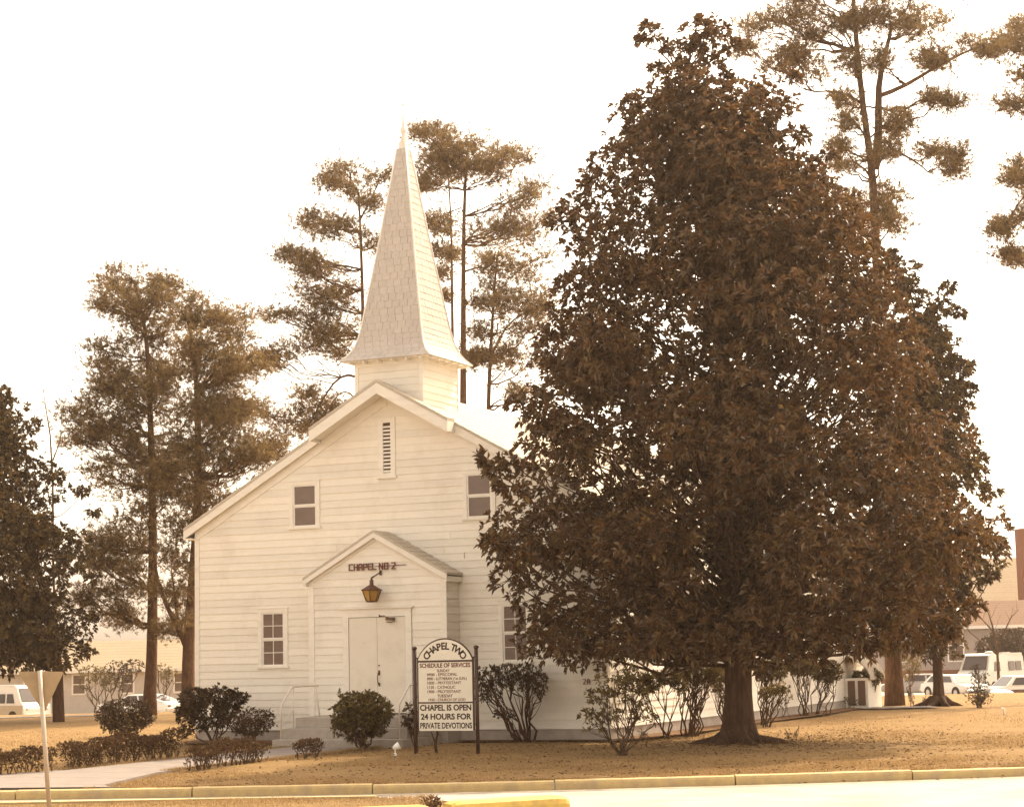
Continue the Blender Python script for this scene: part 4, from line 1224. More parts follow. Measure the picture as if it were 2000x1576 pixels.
# ------------------------------------------------------------------ shrubs
def shrub(label, depth, base_px, clumps, leaf, wid, n_per, mat_, name='shrub', cat='shrub', group=None, stems=5, sr_=.018, seed=1, m=6, shell=.55, spread=.08, up=.5, twigs=10, dj=.25, stem_mat=TWIG, hedge=None):
    rng = random.Random(seed); k = FPX / depth
    base = at(*base_px, depth); base[2] = gz(depth)
    root = empty(name, base, label, cat, group)
    st = MB(); Cs = []; As = []
    for (px, py, rx, ry) in clumps:
        c = at(px, py, depth + rng.uniform(-dj, dj)); rw, rh = rx / k, ry / k
        n = max(8, int(n_per * (rw * rh) * 19))
        P, d = clump_pts(c, rw, rh, n, ry=rw * .9 if hedge is None else hedge, shell=shell)
        P += RNG.normal(0, .03, P.shape)
        P[:, 2] = np.maximum(P[:, 2], base[2] + .03)
        hid = (P[:, 0] < XH + .14) & (P[:, 0] > XH - 1.5) & (P[:, 1] > 0) & (P[:, 1] < LEN) & (P[:, 2] < 4)
        P[hid, 0] = XH + .14 + (XH + .14 - P[hid, 0]) * .6
        Cs.append(P); a = d.copy(); a[:, 2] += up; As.append(a)
        for s in range(max(1, round(stems / len(clumps)))):
            b0 = base + np.array([rng.uniform(-spread, spread), rng.uniform(-spread, spread), -.05])
            if hedge is not None: b0 = np.array([c[0] + rng.uniform(-.15, .15), c[1] + rng.uniform(-.1, .1), base[2] - .03])
            lp = limb(st, b0, c + np.array([rng.uniform(-.4, .4) * rw, rng.uniform(-.4, .4) * rw, rng.uniform(-.2, .5) * rh]), sr_, sr_ * .35, sag=.0, wig=.10, n=5, sides=5)
            for q in range(twigs):
                e = P[rng.randrange(len(P))]; limb(st, lp[rng.randrange(2, 6)], e, sr_ * .4, .003, wig=.08, n=3, sides=4)
    st.build('stems', stem_mat, root)
    C_ = np.concatenate(Cs); A_ = np.concatenate(As)
    V, F = whorls(C_, A_, m, leaf, wid, spread=.8, cup=.12, droop=.05, upb=.8)
    tone = np.repeat(np.clip(RNG.normal(.5, .28, len(C_)), 0, 1), m * 4)
    props(np_mesh('foliage', V, F, mat_, root, tone), kind='stuff')
    return root

shrub('round green shrub in front of the chapel door steps, left of the notice board', 44.1, (707, 1464),
      [(700, 1385, 44, 32), (670, 1395, 28, 26), (735, 1390, 32, 30), (705, 1410, 44, 30), (690, 1368, 30, 18), (725, 1368, 24, 18), (755, 1392, 14, 12), (665, 1420, 18, 16), (735, 1425, 18, 12), (700, 1440, 26, 12)],
      .085, .45, 75, SHLEAF, stems=10, seed=1, sr_=.022)
shrub('round clipped shrub behind the long left hedge', 55, (245, 1440),
      [(245, 1398, 50, 30), (215, 1395, 28, 26), (278, 1395, 26, 27), (245, 1380, 48, 16), (240, 1420, 44, 14)], .07, .45, 75, SHDARK, stems=9, seed=2, sr_=.02)
shrub('dark spreading shrub at the left front corner of the chapel', 48.2, (418, 1455),
      [(380, 1362, 36, 20), (425, 1358, 40, 18), (462, 1362, 22, 16), (405, 1385, 48, 22), (365, 1395, 26, 16), (445, 1388, 26, 16), (395, 1412, 28, 12), (362, 1425, 14, 10), (430, 1410, 18, 10)],
      .10, .48, 60, SHDARK, stems=12, seed=3, sr_=.025)
shrub('brown twiggy shrub between the dark corner shrub and the steps', 47.8, (493, 1452),
      [(490, 1400, 42, 18), (515, 1405, 24, 22), (465, 1410, 20, 22), (490, 1422, 40, 18)], .06, .4, 70, SHTWIG, stems=12, seed=4, sr_=.014, twigs=14)
def hedge_line(label, d0, p0, d1, p1, hpx, n, seed, dens=42, w=.30):
    """clipped hedge running between two ground points"""
    rng = random.Random(seed); A0 = at(p0[0], p0[1], d0); A1 = at(p1[0], p1[1], d1); A0[2] = A1[2] = 0
    root = empty('hedge', (A0 + A1) / 2, label, 'hedge', 'low hedges beside the front walk')
    st = MB(); Cs = []; As = []; L = np.linalg.norm(A1 - A0); t_ = norm(A1 - A0); s_ = np.array([-t_[1], t_[0], 0])
    nst = int(L * 9)
    for i in range(nst):
        b = A0 + t_ * L * (i + rng.random()) / nst + s_ * rng.uniform(-w * .4, w * .4)
        for q in range(3):
            limb(st, b, b + np.array([rng.uniform(-.2, .2), rng.uniform(-.2, .2), hpx * rng.uniform(.7, 1.0)]), .010, .004, wig=.08, n=3, sides=4)
    N = int(dens * L * 16)
    tt = RNG.uniform(-.01, 1.01, N); hh = RNG.uniform(0, 1, N) ** .55; ss = RNG.uniform(-1, 1, N)
    wob = .06 * np.sin(tt * L * 2.3 + seed) + .04 * np.sin(tt * L * 6.1)
    edge = np.sqrt(np.clip(1 - hh ** 6, 0, 1))
    P = A0 + t_ * (tt * L)[:, None] + s_ * (ss * w * (.75 + .25 * hh) * (.6 + .4 * edge))[:, None]
    P[:, 2] = .05 + hh * (hpx + wob) * (.95 + .05 * np.cos(ss * 2))
    keep = (RNG.uniform(0, 1, N) < .25 + .75 * hh)
    P = P[keep]; A_ = RNG.normal(0, .5, P.shape); A_[:, 2] += .7
    st.build('stems', TWIG, root)
    V, F = whorls(P, A_, 5, .05, .42, spread=.8, cup=.12, droop=.0, upb=.8)
    props(np_mesh('foliage', V, F, SHTWIG if seed != 22 else SHTWIG, root, np.repeat(np.clip(RNG.normal(.35, .28, len(P)), 0, 1), 20)), kind='stuff')
hedge_line('low brown hedge running off the left edge beside the front walk', 36.5, (-60, 1524), 37.9, (96, 1508), .50, 0, 21)
hedge_line('long low clipped hedge beyond the front walk, left of the dark shrub', 38.3, (128, 1503), 42.6, (345, 1480), .52, 0, 22)
hedge_line('low see-through hedge on the near side of the front walk with bare stems below', 37.1, (372, 1508), 39.9, (512, 1488), .46, 0, 23, dens=26, w=.22)
hedge_line('smallest clipped bush, alone on the lawn just left of the round green shrub', 40.6, (578, 1484), 41.0, (624, 1481), .36, 0, 24, dens=40, w=.18)

shrub('red-brown leaning plant behind the left post of the notice board', 45.2, (812, 1448),
      [(803, 1385, 12, 10), (798, 1408, 14, 9), (812, 1400, 10, 10), (808, 1425, 14, 8)], .11, .35, 45, SHDARK, name='garden_plant', cat='plant', stems=5, seed=6, sr_=.010, m=5)
shrub('twisted multi-stemmed small tree against the chapel wall right of the notice board', 45.9, (1028, 1450),
      [(955, 1318, 26, 18), (985, 1308, 30, 15), (1030, 1312, 34, 16), (1052, 1325, 20, 14), (965, 1345, 22, 14), (1005, 1330, 32, 14), (1055, 1345, 14, 12), (988, 1395, 22, 8), (945, 1362, 14, 10), (1035, 1338, 18, 10), (938, 1335, 14, 14)],
      .085, .42, 52, SHDARK, name='small_tree', cat='small tree', stems=13, seed=7, sr_=.034, spread=.16, stem_mat=BARK)
shrub('sparse leafy young tree near the kerb side of the right chapel corner', 39.6, (1218, 1475),
      [(1200, 1325, 40, 16), (1225, 1310, 20, 9), (1170, 1360, 34, 18), (1215, 1355, 34, 18), (1255, 1350, 20, 12), (1150, 1395, 26, 14), (1190, 1395, 36, 16), (1250, 1395, 30, 12), (1275, 1400, 14, 8), (1165, 1420, 24, 8), (1225, 1330, 18, 12), (1240, 1375, 20, 10)],
      .095, .42, 32, SHLEAF, name='young_tree', cat='small tree', stems=14, seed=8, sr_=.02, m=5, shell=.2)
wall_grp = 'shrubs planted along the side wall'
def ws(label, y, base_px, clumps, seed, **kw):
    """shrub standing close to the right side wall"""
    shrub(label, y, base_px, clumps, .075, .45, kw.pop('n', 130), kw.pop('mt', SHLEAF), stems=kw.pop('stems', 6), seed=seed, sr_=kw.pop('sr', .022), group=wall_grp, shell=.3, spread=kw.pop('spread', .1), **kw)
ws('wide flat-topped shrub on one curved stem, first along the side wall after the corner', 46.6, (1305, 1442), [(1245, 1328, 26, 14), (1275, 1328, 28, 15), (1305, 1322, 26, 16), (1325, 1338, 16, 14), (1262, 1345, 24, 10)], 31, stems=6)
ws('shrub on a bundle of straight upright stems, second along the side wall', 47.7, (1350, 1437), [(1335, 1305, 24, 15), (1362, 1300, 26, 14), (1390, 1310, 22, 16), (1350, 1322, 28, 12), (1380, 1330, 18, 8)], 32, stems=14, spread=.22, sr=.024)
ws('shrub half hidden behind the big magnolia trunk on its left side', 49.5, (1418, 1430), [(1400, 1315, 18, 18), (1415, 1310, 24, 18), (1398, 1340, 12, 12)], 33, stems=6)
ws('shrub just right of the big magnolia trunk by the wall', 53.0, (1490, 1417), [(1485, 1300, 22, 15), (1510, 1298, 22, 14), (1525, 1312, 14, 12), (1495, 1322, 18, 10)], 34, stems=6)
ws('low small shrub right of the magnolia trunk with arching twigs', 51.5, (1495, 1419), [(1515, 1346, 24, 10), (1495, 1352, 16, 10), (1532, 1345, 10, 7)], 35, stems=5, n=95)
ws('domed shrub with thin vase-shaped stems along the side wall', 58.4, (1572, 1401), [(1562, 1292, 28, 13), (1550, 1302, 20, 12), (1580, 1300, 20, 13), (1568, 1312, 26, 8)], 36, stems=7, mt=SHLEAF)
ws('pair-like shrub with many bare lower stems right of the domed shrub', 59.6, (1603, 1398), [(1618, 1302, 26, 15), (1600, 1310, 18, 14), (1632, 1315, 14, 14), (1612, 1325, 24, 8)], 37, stems=10, spread=.25)
ws('last shrub along the side wall, next to the rear side entry', 65.6, (1690, 1383), [(1675, 1322, 22, 12), (1698, 1318, 22, 14), (1712, 1325, 14, 12), (1685, 1335, 24, 7)], 38, stems=7, n=95)
ws('tiny thin bush under the side wall between the low shrub and the domed shrub', 57.5, (1533, 1405), [(1525, 1368, 10, 10), (1540, 1365, 10, 12)], 39, stems=5, n=14, sr=.010)
ws('dwarf bush at the wall foot just before the last wall shrub', 64.5, (1660, 1384), [(1655, 1366, 14, 6), (1672, 1370, 12, 5)], 40, stems=4, n=26, sr=.010)
shrub('yellow-green bush between the huge pine and the thin leaning trunk', 80, (1778, 1368), [(1772, 1298, 16, 14), (1788, 1290, 12, 16), (1775, 1318, 14, 10), (1790, 1305, 10, 12)], .08, .4, 40, SHYEL, stems=5, seed=51, sr_=.02)
shrub('small dark upright shrub alone on the sunny lawn at the right', 63.2, (1912, 1383), [(1912, 1320, 18, 14), (1915, 1340, 22, 14), (1905, 1358, 24, 12), (1922, 1358, 18, 14), (1912, 1370, 20, 8), (1908, 1306, 10, 8)], .06, .35, 48, SHDARK, stems=9, seed=52, sr_=.015)
shrub('knee-high dry twig clump right of the huge pine trunk', 66, (1781, 1378), [(1781, 1365, 7, 10), (1778, 1355, 4, 5)], .05, .3, 40, SHTWIG, name='weed', cat='weed', stems=6, seed=53, sr_=.008)
shrub('smaller dry twig clump left of the flared thin trunk', 66, (1808, 1378), [(1808, 1364, 8, 9)], .05, .3, 20, SHTWIG, name='weed', cat='weed', stems=5, seed=54, sr_=.007)
shrub('little weed sprouting at the right foot of the big magnolia', 41.5, (1548, 1442), [(1540, 1432, 9, 5), (1556, 1430, 8, 5)], .05, .4, 40, SHDARK, name='weed', cat='weed', stems=4, seed=55, sr_=.005, m=4)
shrub('small weed at the chapel corner foundation by the wide flat-topped shrub', 45, (1257, 1446), [(1256, 1430, 6, 6)], .06, .4, 60, SHDARK, name='weed', cat='weed', stems=3, seed=57, sr_=.005, m=4)
sh = shrub('brown weed tuft between the two yellow kerb blocks', 27.0, (843, 1585), [(840, 1566, 16, 9), (852, 1572, 12, 8), (830, 1574, 10, 7)], .07, .3, 120, SHTWIG, name='weed', cat='weed', stems=7, seed=56, sr_=.006, m=5)
# bushes by the houses
shrub('spreading bush on thin legs before the left house window', 114, (190, 1375), [(178, 1315, 26, 16), (200, 1320, 24, 18), (215, 1335, 18, 16), (165, 1335, 12, 12)], .12, .4, 16, SHLEAF, stems=5, seed=61, sr_=.05)
shrub('darker leaning bush before the left house, beside the pine trunk', 113, (232, 1372), [(225, 1305, 22, 16), (245, 1315, 14, 20), (235, 1335, 12, 18), (262, 1300, 20, 14)], .12, .4, 16, SHDARK, stems=5, seed=62, sr_=.05)
shrub('bush at the right end of the left house behind the white coupe', 113, (330, 1365), [(318, 1310, 18, 14), (335, 1320, 14, 16), (300, 1305, 12, 10)], .12, .4, 14, SHLEAF, stems=4, seed=63, sr_=.05)
shrub('large dark rounded evergreen bush behind the camper van', 133, (1955, 1330), [(1935, 1262, 30, 22), (1965, 1250, 34, 24), (1995, 1255, 34, 30), (1950, 1285, 50, 24), (1915, 1290, 20, 16), (2000, 1290, 40, 24)], .16, .45, 22, SHDARK, stems=6, seed=64, sr_=.06)

# ------------------------------------------------------------------ vehicles (local x forward, z up)
def car(label, loc, heading, L=4.8, Wd=1.8, H=1.36, paint=CARW, lower=None, roof=(-1.35, .75), hood=.86, belt=.90, group='cars parked beyond the lawn', cat='car', name='parked_car', stripe=False, ws_=(.75, 1.35), rw=(-1.35, -2.0)):
    root = empty(name, loc, label, cat, group, heading)
    h = L / 2; w = Wd / 2; g = .22
    # body: cross sections along x
    secs = [(-h, .86, .52, .80), (-h + .12, .97, .36, .88), (-h + .9, 1, g + .05, belt), (-.6, 1, g, belt), (.7, 1, g, belt), (1.2, 1, g + .02, hood + .03), (h - .25, .97, .3, hood - .06), (h - .06, .92, .36, hood - .12), (h, .84, .44, hood - .22)]
    V = []; F = []; n = 8
    for (x, kw, zb, zt) in secs:
        ww = w * kw; zm = zb + (zt - zb) * .55
        V += [(x, -ww * .92, zb), (x, -ww, zb + .12), (x, -ww, zm), (x, -ww * .93, zt - .02), (x, ww * .93, zt - .02), (x, ww, zm), (x, ww, zb + .12), (x, ww * .92, zb)]
    # crown of hood
    for i in range(len(secs) - 1):
        for j in range(n): F.append((i * n + j, i * n + (j + 1) % n, (i + 1) * n + (j + 1) % n, (i + 1) * n + j))
    F.append(tuple(range(n))); F.append(tuple((len(secs) - 1) * n + j for j in range(n))[::-1])
    mb = MB(); mb.add(V, F, False)
    b = bevel(mb.build('body', paint, root, world=False), .03)
    # greenhouse
    rb, rf = roof; x0, x1 = rw[1], ws_[1]
    tw = w * .74; bw = w * .93
    P = [(x0, -bw, belt - .03), (x1, -bw, belt - .03), (x1, bw, belt - .03), (x0, bw, belt - .03), (rb, -tw, H), (rf, -tw, H), (rf, tw, H), (rb, tw, H)]
    mb = MB(); mb.hexa(P); gh = bevel(mb.build('cabin', paint, root, world=False), .05)
    # glass panels slightly proud
    def quad(a, b_, c, d, inset, out_, nm):
        Q = [np.array(P[i]) for i in (a, b_, c, d)]; cen = sum(Q) / 4
        nr_ = norm(np.cross(Q[1] - Q[0], Q[3] - Q[0])); 
        if nr_.dot(cen - np.array([(x0 + x1) / 2, 0, .9])) < 0: nr_ = -nr_
        Q = [cen + (q - cen) * inset + nr_ * .006 for q in Q]
        m_ = MB(); m_.prism([tuple(q) for q in Q], tuple(nr_ * .006)); m_.build(nm, CGLASS, root, world=False)
    quad(1, 2, 6, 5, .84, 0, 'windscreen'); quad(0, 3, 7, 4, .82, 0, 'rear_window')
    for s, idx in ((-1, (0, 1, 5, 4)), (1, (3, 2, 6, 7))):
        Q = [np.array(P[i]) for i in idx]
        for (a, c_) in ((.10, .48), (.53, .92)):
            f = lambda u_, v_: (Q[0] * (1 - u_) + Q[1] * u_) * (1 - v_) + (Q[3] * (1 - u_) + Q[2] * u_) * v_
            pts = [f(a, .14), f(c_, .14), f(c_, .84), f(a, .84)]
            m_ = MB(); m_.prism([tuple(p_ + np.array([0, s * .006, 0])) for p_ in pts], (0, s * .006, 0)); m_.build('side_window', CGLASS, root, world=False)
    for x in (-h * .60, h * .62):
        for s in (-1, 1):
            wh = MB(); y = s * (w - .10)
            V = []; F = []; nn = 16
            for yy in (y - .11, y + .11):
                for k in range(nn): V.append((x + .325 * math.cos(2 * PI * k / nn), yy, .325 + .325 * math.sin(2 * PI * k / nn)))
            F = [tuple(range(nn)), tuple(range(nn, 2 * nn))[::-1]] + [(k, (k + 1) % nn, nn + (k + 1) % nn, nn + k) for k in range(nn)]
            wh.add(V, F); wo = wh.build('wheel', TYRE, root, world=False)
            hb = MB(); yy = y + s * .112
            V = [(x, yy + s * .012, .325)] + [(x + .19 * math.cos(2 * PI * k / 12), yy, .325 + .19 * math.sin(2 * PI * k / 12)) for k in range(12)]
            hb.add(V, [(0, 1 + k, 1 + (k + 1) % 12) for k in range(12)]); hb.build('hubcap', HUB, wo, world=False)
            # dark wheel arch
            ar = MB(); V = []; nn = 10
            pts = [(x + .40 * math.cos(PI * k / nn), s * (w + .004), .30 + .40 * math.sin(PI * k / nn)) for k in range(nn + 1)]
            ar.prism(pts, (0, -s * .03, 0)); ar.build('wheel_arch', TYRE, root, world=False)
    for x, s in ((h, 1), (-h, -1)):
        m_ = MB(); m_.box(*sorted((x - s * .03, x + s * .09)), -w * .95, w * .95, .42, .54); bevel(m_.build('bumper', CHROME, root, world=False), .02)
    m_ = MB(); m_.box(h - .03, h + .015, -w * .55, w * .55, .56, .66); m_.build('grille', CARD, root, world=False)
    for s in (-1, 1):
        m_ = MB(); m_.tube([(h - .06, s * w * .70, .62), (h + .02, s * w * .70, .62)], .085, 12); m_.build('headlight', HUB, root, world=False)
        m_ = MB(); m_.box(-h - .012, -h + .02, *sorted((s * w * .5, s * w * .8)), .60, .72); m_.build('tail_light', MAROON, root, world=False)
    if stripe:
        for s in (-1, 1):
            m_ = MB(); m_.box(-h + .25, h - .35, *sorted((s * (w + .004), s * (w + .012))), .50, .72); m_.build('side_panel', stripe, root, world=False)
    return root

def van(label, loc, heading, L, Wd, H, paint, lower=None, name='van', cat='van', nose=.5, windows=(), roofbox=False, group=None):
    root = empty(name, loc, label, cat, group, heading)
    h = L / 2; w = Wd / 2
    prof = [(-h, .40), (-h - .02, H * .5), (-h + .08, H * .9), (-h + .25, H), (h - nose - .45, H), (h - nose - .22, H - .08), (h - nose * .55, H * .58), (h - .06, H * .50), (h, H * .40), (h, .40), (h - .1, .30), (-h + .1, .30)]
    mb = MB(); V = []; n = len(prof)
    for s, kk in ((-1, 1), (1, 1)):
        for (x, z) in prof: V.append((x, s * w * (.90 if z > H * .85 else 1.0), z))
    F = [tuple(range(n)), tuple(range(n, 2 * n))[::-1]] + [(k, (k + 1) % n, n + (k + 1) % n, n + k) for k in range(n)]
    mb.add(V, F); body = bevel(mb.build('body', paint, root, world=False), .05, 3)
    if lower:
        for s in (-1, 1):
            m_ = MB(); m_.box(-h + .06, h - .1, *sorted((s * (w + .005), s * (w + .014))), .38, H * .50); m_.build('lower_panel', lower, root, world=False)
    zb, zt = H * .56, H * .80
    for (a, b_) in windows:
        for s in (-1, 1):
            m_ = MB(); m_.prism([(a, s * (w + .004), zb), (b_, s * (w + .004), zb), (b_ - (.18 if b_ > h - nose - .5 else 0), s * (w * .965 + .004), zt), (a, s * (w * .965 + .004), zt)], (0, s * .01, 0)); m_.build('side_window', CGLASS, root, world=False)
    a = np.array([h - nose * .55 + .012, 0, H * .60]); b_ = np.array([h - nose - .2, 0, H - .12])
    m_ = MB(); m_.prism([(a[0], -w * .84, a[2]), (a[0], w * .84, a[2]), (b_[0] + .02, w * .76, b_[2]), (b_[0] + .02, -w * .76, b_[2])], (.012, 0, .008)); m_.build('windscreen', CGLASS, root, world=False)
    m_ = MB(); m_.prism([(-h - .022, -w * .6, H * .58), (-h - .022, w * .6, H * .58), (-h + .045, w * .55, H * .84), (-h + .045, -w * .55, H * .84)], (-.012, 0, 0)); m_.build('rear_window', CGLASS, root, world=False)
    for x in (-h * .58, h * .62):
        for s in (-1, 1):
            y = s * (w - .08); V = []; nn = 16
            for yy in (y - .11, y + .11):
                for k in range(nn): V.append((x + .34 * math.cos(2 * PI * k / nn), yy, .34 + .34 * math.sin(2 * PI * k / nn)))
            F = [tuple(range(nn)), tuple(range(nn, 2 * nn))[::-1]] + [(k, (k + 1) % nn, nn + (k + 1) % nn, nn + k) for k in range(nn)]
            m_ = MB(); m_.add(V, F); wo = m_.build('wheel', TYRE, root, world=False)
            yy = y + s * .114
            V = [(x, yy + s * .012, .34)] + [(x + .19 * math.cos(2 * PI * k / 12), yy, .34 + .19 * math.sin(2 * PI * k / 12)) for k in range(12)]
            m_ = MB(); m_.add(V, [(0, 1 + k, 1 + (k + 1) % 12) for k in range(12)]); m_.build('hubcap', HUB, wo, world=False)
            pts = [(x + .43 * math.cos(PI * k / 10), s * (w + .016), .30 + .43 * math.sin(PI * k / 10)) for k in range(11)]
            m_ = MB(); m_.prism(pts, (0, -s * .03, 0)); m_.build('wheel_arch', TYRE, root, world=False)
    for x, s in ((h, 1), (-h, -1)):
        m_ = MB(); m_.box(*sorted((x - s * .03, x + s * .08)), -w * .95, w * .95, .42, .56); bevel(m_.build('bumper', CHROME, root, world=False), .02)
    for s in (-1, 1):
        m_ = MB(); m_.tube([(h - .06, s * w * .70, H * .40), (h + .02, s * w * .70, H * .38)], .10, 12); m_.build('headlight', HUB, root, world=False)
    if roofbox:
        m_ = MB(); m_.lathe((0.1, 0, H - .01), [(.34, 0), (.34, .10), (.26, .17), (.04, .19)], 12); m_.build('roof_vent', paint, root, world=False)
        m_ = MB(); m_.box(-h + .5, -h + 1.0, -.25, .25, H - .01, H + .09); m_.build('roof_vent', paint, root, world=False)
    return root

def gp(px, depth):
    p_ = at(px, 1300, depth); p_[2] = gz(depth) + .02; return p_
camyaw = math.atan2(RT[1], RT[0])      # heading of "to the right in the picture"
p_ = gp(22, 104.5); p_[2] = -1.15 + .02
van('cream and tan van parked at the far left street, nose to the right', gp(20, 105.5), camyaw - R(38), 4.6, 1.8, 2.02, CARW, CART, windows=((-1.9, -1.1), (-1.0, -.2), (-.1, .75), (.9, 1.55)), nose=.5)
car('white fastback coupe parked behind the pine left of the chapel', gp(275, 112), camyaw + PI - R(28), 5.0, 1.85, 1.32, CARW, roof=(-1.0, .35), rw=(-1.0, -2.25), ws_=(.35, 1.15), hood=.88, belt=.92)
car('white car facing the camera behind the thin leaning trunk at the right', gp(1862, 115.5), camyaw - R(68), 4.6, 1.85, 1.36, CARW)
car('white sedan with dark striped side cut by the right edge', gp(1985, 104), camyaw + PI + R(14), 5.1, 1.9, 1.42, CARW, stripe=CARD, roof=(-1.2, .5), ws_=(.5, 1.1))
car('grey car parked side-on between the huge pine and the white cars', gp(1795, 121), camyaw + PI - R(5), 4.9, 1.85, 1.36, CARG)
van('pale grey camper van with roof vent behind the cars at the right', gp(1936, 127), camyaw + PI + R(50), 5.6, 2.0, 2.45, mat('camper_grey', (.55, .52, .45), None, 3, .35, .5), None, name='camper_van', cat='camper van', nose=.7,
    windows=((-2.3, -1.5), (-1.3, -.5), (.75, 1.6)), roofbox=True)

# ------------------------------------------------------------------ houses beyond
def house(name, label, u0, u1, v, dpt, eave, ridge, wall_m, roof_m, wins, base=None, over=.45, skirt=None):
    z0 = gz(v)
    root = empty(name, uv((u0 + u1) / 2, v, z0), label, 'house')
    def q(u, d, z): return tuple(uv(u, v + d, z0 + z))
    m = MB(); m.hexa([q(u0, 0, -.3), q(u1, 0, -.3), q(u1, dpt, -.3), q(u0, dpt, -.3), q(u0, 0, eave), q(u1, 0, eave), q(u1, dpt, eave), q(u0, dpt, eave)])
    for s in (u0, u1): m.prism([q(s, 0, eave), q(s, dpt, eave), q(s, dpt / 2, ridge - .1)], tuple(RT * (.02 if s == u0 else -.02)))
    wl = m.build('wall', wall_m, root)
    m = MB()
    for (d0, d1) in ((-over, dpt / 2), (dpt + over, dpt / 2)):
        za = eave - over * (ridge - eave) / (dpt / 2); 
        nn = 10
        for i in range(nn):
            t0, t1 = i / nn, (i + 1) / nn
            a, b_ = d0 + (d1 - d0) * t0, d0 + (d1 - d0) * t1; zA, zB = za + (ridge - za) * t0, za + (ridge - za) * t1
            m.hexa([q(u0 - .4, a, zA - .08), q(u1 + .4, a, zA - .08), q(u1 + .4, b_, zB - .08), q(u0 - .4, b_, zB - .08), q(u0 - .4, a, zA + .006), q(u1 + .4, a, zA + .006), q(u1 + .4, b_, zB), q(u0 - .4, b_, zB)])
    rf = m.build('roof', roof_m, root)
    m = MB(); za = eave - over * (ridge - eave) / (dpt / 2)
    m.hexa([q(u0 - .4, -over - .03, za - .2), q(u1 + .4, -over - .03, za - .2), q(u1 + .4, -over - .002, za - .2), q(u0 - .4, -over - .002, za - .2), q(u0 - .4, -over - .03, za + .02), q(u1 + .4, -over - .03, za + .02), q(u1 + .4, -over - .002, za + .02), q(u0 - .4, -over - .002, za + .02)])
    m.build('fascia', PAINT2, root)
    if skirt:
        m = MB(); m.hexa([q(u0, -.06, -.3), q(u1, -.06, -.3), q(u1, -.005, -.3), q(u0, -.005, -.3), q(u0, -.06, skirt), q(u1, -.06, skirt), q(u1, -.005, skirt), q(u0, -.005, skirt)]); m.build('brick_base', BRICK, root)
    for (a, b_, c, d) in wins:
        m = MB()
        for (a2, b2, c2, d2) in ((a - .1, a, c - .1, d + .1), (b_, b_ + .1, c - .1, d + .1), (a, b_, d, d + .1), (a, b_, c - .1, c), (a, b_, (c + d) / 2 - .03, (c + d) / 2 + .03)):
            m.hexa([q(a2, -.05, c2), q(b2, -.05, c2), q(b2, -.001, c2), q(a2, -.001, c2), q(a2, -.05, d2), q(b2, -.05, d2), q(b2, -.001, d2), q(a2, -.001, d2)])
        w_ = m.build('window', PAINT2, root)
        for (cc, dd) in ((c, (c + d) / 2 - .03), ((c + d) / 2 + .03, d)):
            m = MB(); m.hexa([q(a, -.02, cc), q(b_, -.02, cc), q(b_, -.002, cc), q(a, -.002, cc), q(a, -.02, dd), q(b_, -.02, dd), q(b_, -.002, dd), q(a, -.002, dd)]); m.build('pane', GLASS, w_)
    return root, q
def U(px, d): return (px - 1000) / FPX * d * 1.0
dL = 122.0
house('house', 'low white house with pale roof behind the trees at the left', -36.5, -17.5, dL, 8, 2.95, 4.55, HWALL, HROOF, [(-27.6, -26.9, 1.3, 2.4), (-30.6, -29.9, 1.3, 2.4), (-24.6, -23.9, 1.3, 2.4), (-21.3, -20.6, 1.3, 2.4)], over=.5)
root2, q2 = house('house', 'long house with brown roof and red brick base behind the parked cars at the right', 24.6, 44, 138, 9, 4.55, 6.2, mat('grey_siding', (.42, .35, .31), (.38, .31, .27), 3, .8), HROOF2,
                  [(30.3, 31.3, 2.0, 4.1), (26.4, 27.2, 2.0, 3.9), (36.0, 37.0, 2.0, 3.9)], over=.5, skirt=1.35)
root3, q3 = house('house', 'taller building with wide pale roof and red brick chimney at the right edge', 30.8, 52, 158, 12, 6.3, 10.2, HWALL, HROOF, [], over=.6)
z3 = gz(158)
m = MB(); m.hexa([tuple(uv(a, b_, z)) for z in (0, 11.0) for a, b_ in ((40.3, 155.6), (42.9, 155.6), (42.9, 157.2), (40.3, 157.2))]); 
m.build('chimney', BRICK, root3)

# ------------------------------------------------------------------ small things on the lawn
p_ = at(772, 1478, 41.4); p_[2] = 0
fl = empty('floodlight', p_, 'small white floodlight on the lawn just left of the notice board', 'floodlight')
m = MB(); m.lathe((p_[0], p_[1], -.02), [(.035, 0), (.035, .07), (.012, .08), (.012, .16)], 8); m.build('base', FLOODW, fl)
m = MB(); a = np.array([p_[0] - .05, p_[1], .15]); b_ = np.array([p_[0] + .07, p_[1] + .06, .22]); m.tube([a, a + (b_ - a) * .4, b_], [.035, .06, .085], 12); m.build('lamp_head', FLOODW, fl)
p_ = at(1961, 1408, 57); p_[2] = 0
m = MB(); m.tube([(p_[0], p_[1], -.05), (p_[0] + .02, p_[1], .16), (p_[0] - .06, p_[1], .20)], [.03, .03, .02], 7)
props(m.build('marker_stake', FLOODW), 'little white marker stake on the sunny lawn at the right', 'stake')
def rock(label, p, r, zr, m_, name='stone', cat='stone'):
    V = []; F = []; n = 10; k = 5
    for i in range(k + 1):
        a = PI / 2 * i / k
        for j in range(n):
            b2 = 2 * PI * j / n; rr = r * math.cos(a) * (1 + .18 * math.sin(3 * b2 + i) + .1 * math.sin(5 * b2))
            V.append((p[0] + rr * math.cos(b2), p[1] + rr * math.sin(b2), p[2] - .03 + zr * math.sin(a)))
    for i in range(k):
        for j in range(n): F.append((i * n + j, i * n + (j + 1) % n, (i + 1) * n + (j + 1) % n, (i + 1) * n + j))
    m = MB(); m.add(V, F, True); return props(m.build(name, m_), label, cat)
p_ = at(1952, 1352, 84); p_[2] = gz(84)
rock('white painted stone at the lawn edge before the striped sedan', p_, .55, .22, FLOODW)
p_ = at(1281, 1474, 40); p_[2] = 0
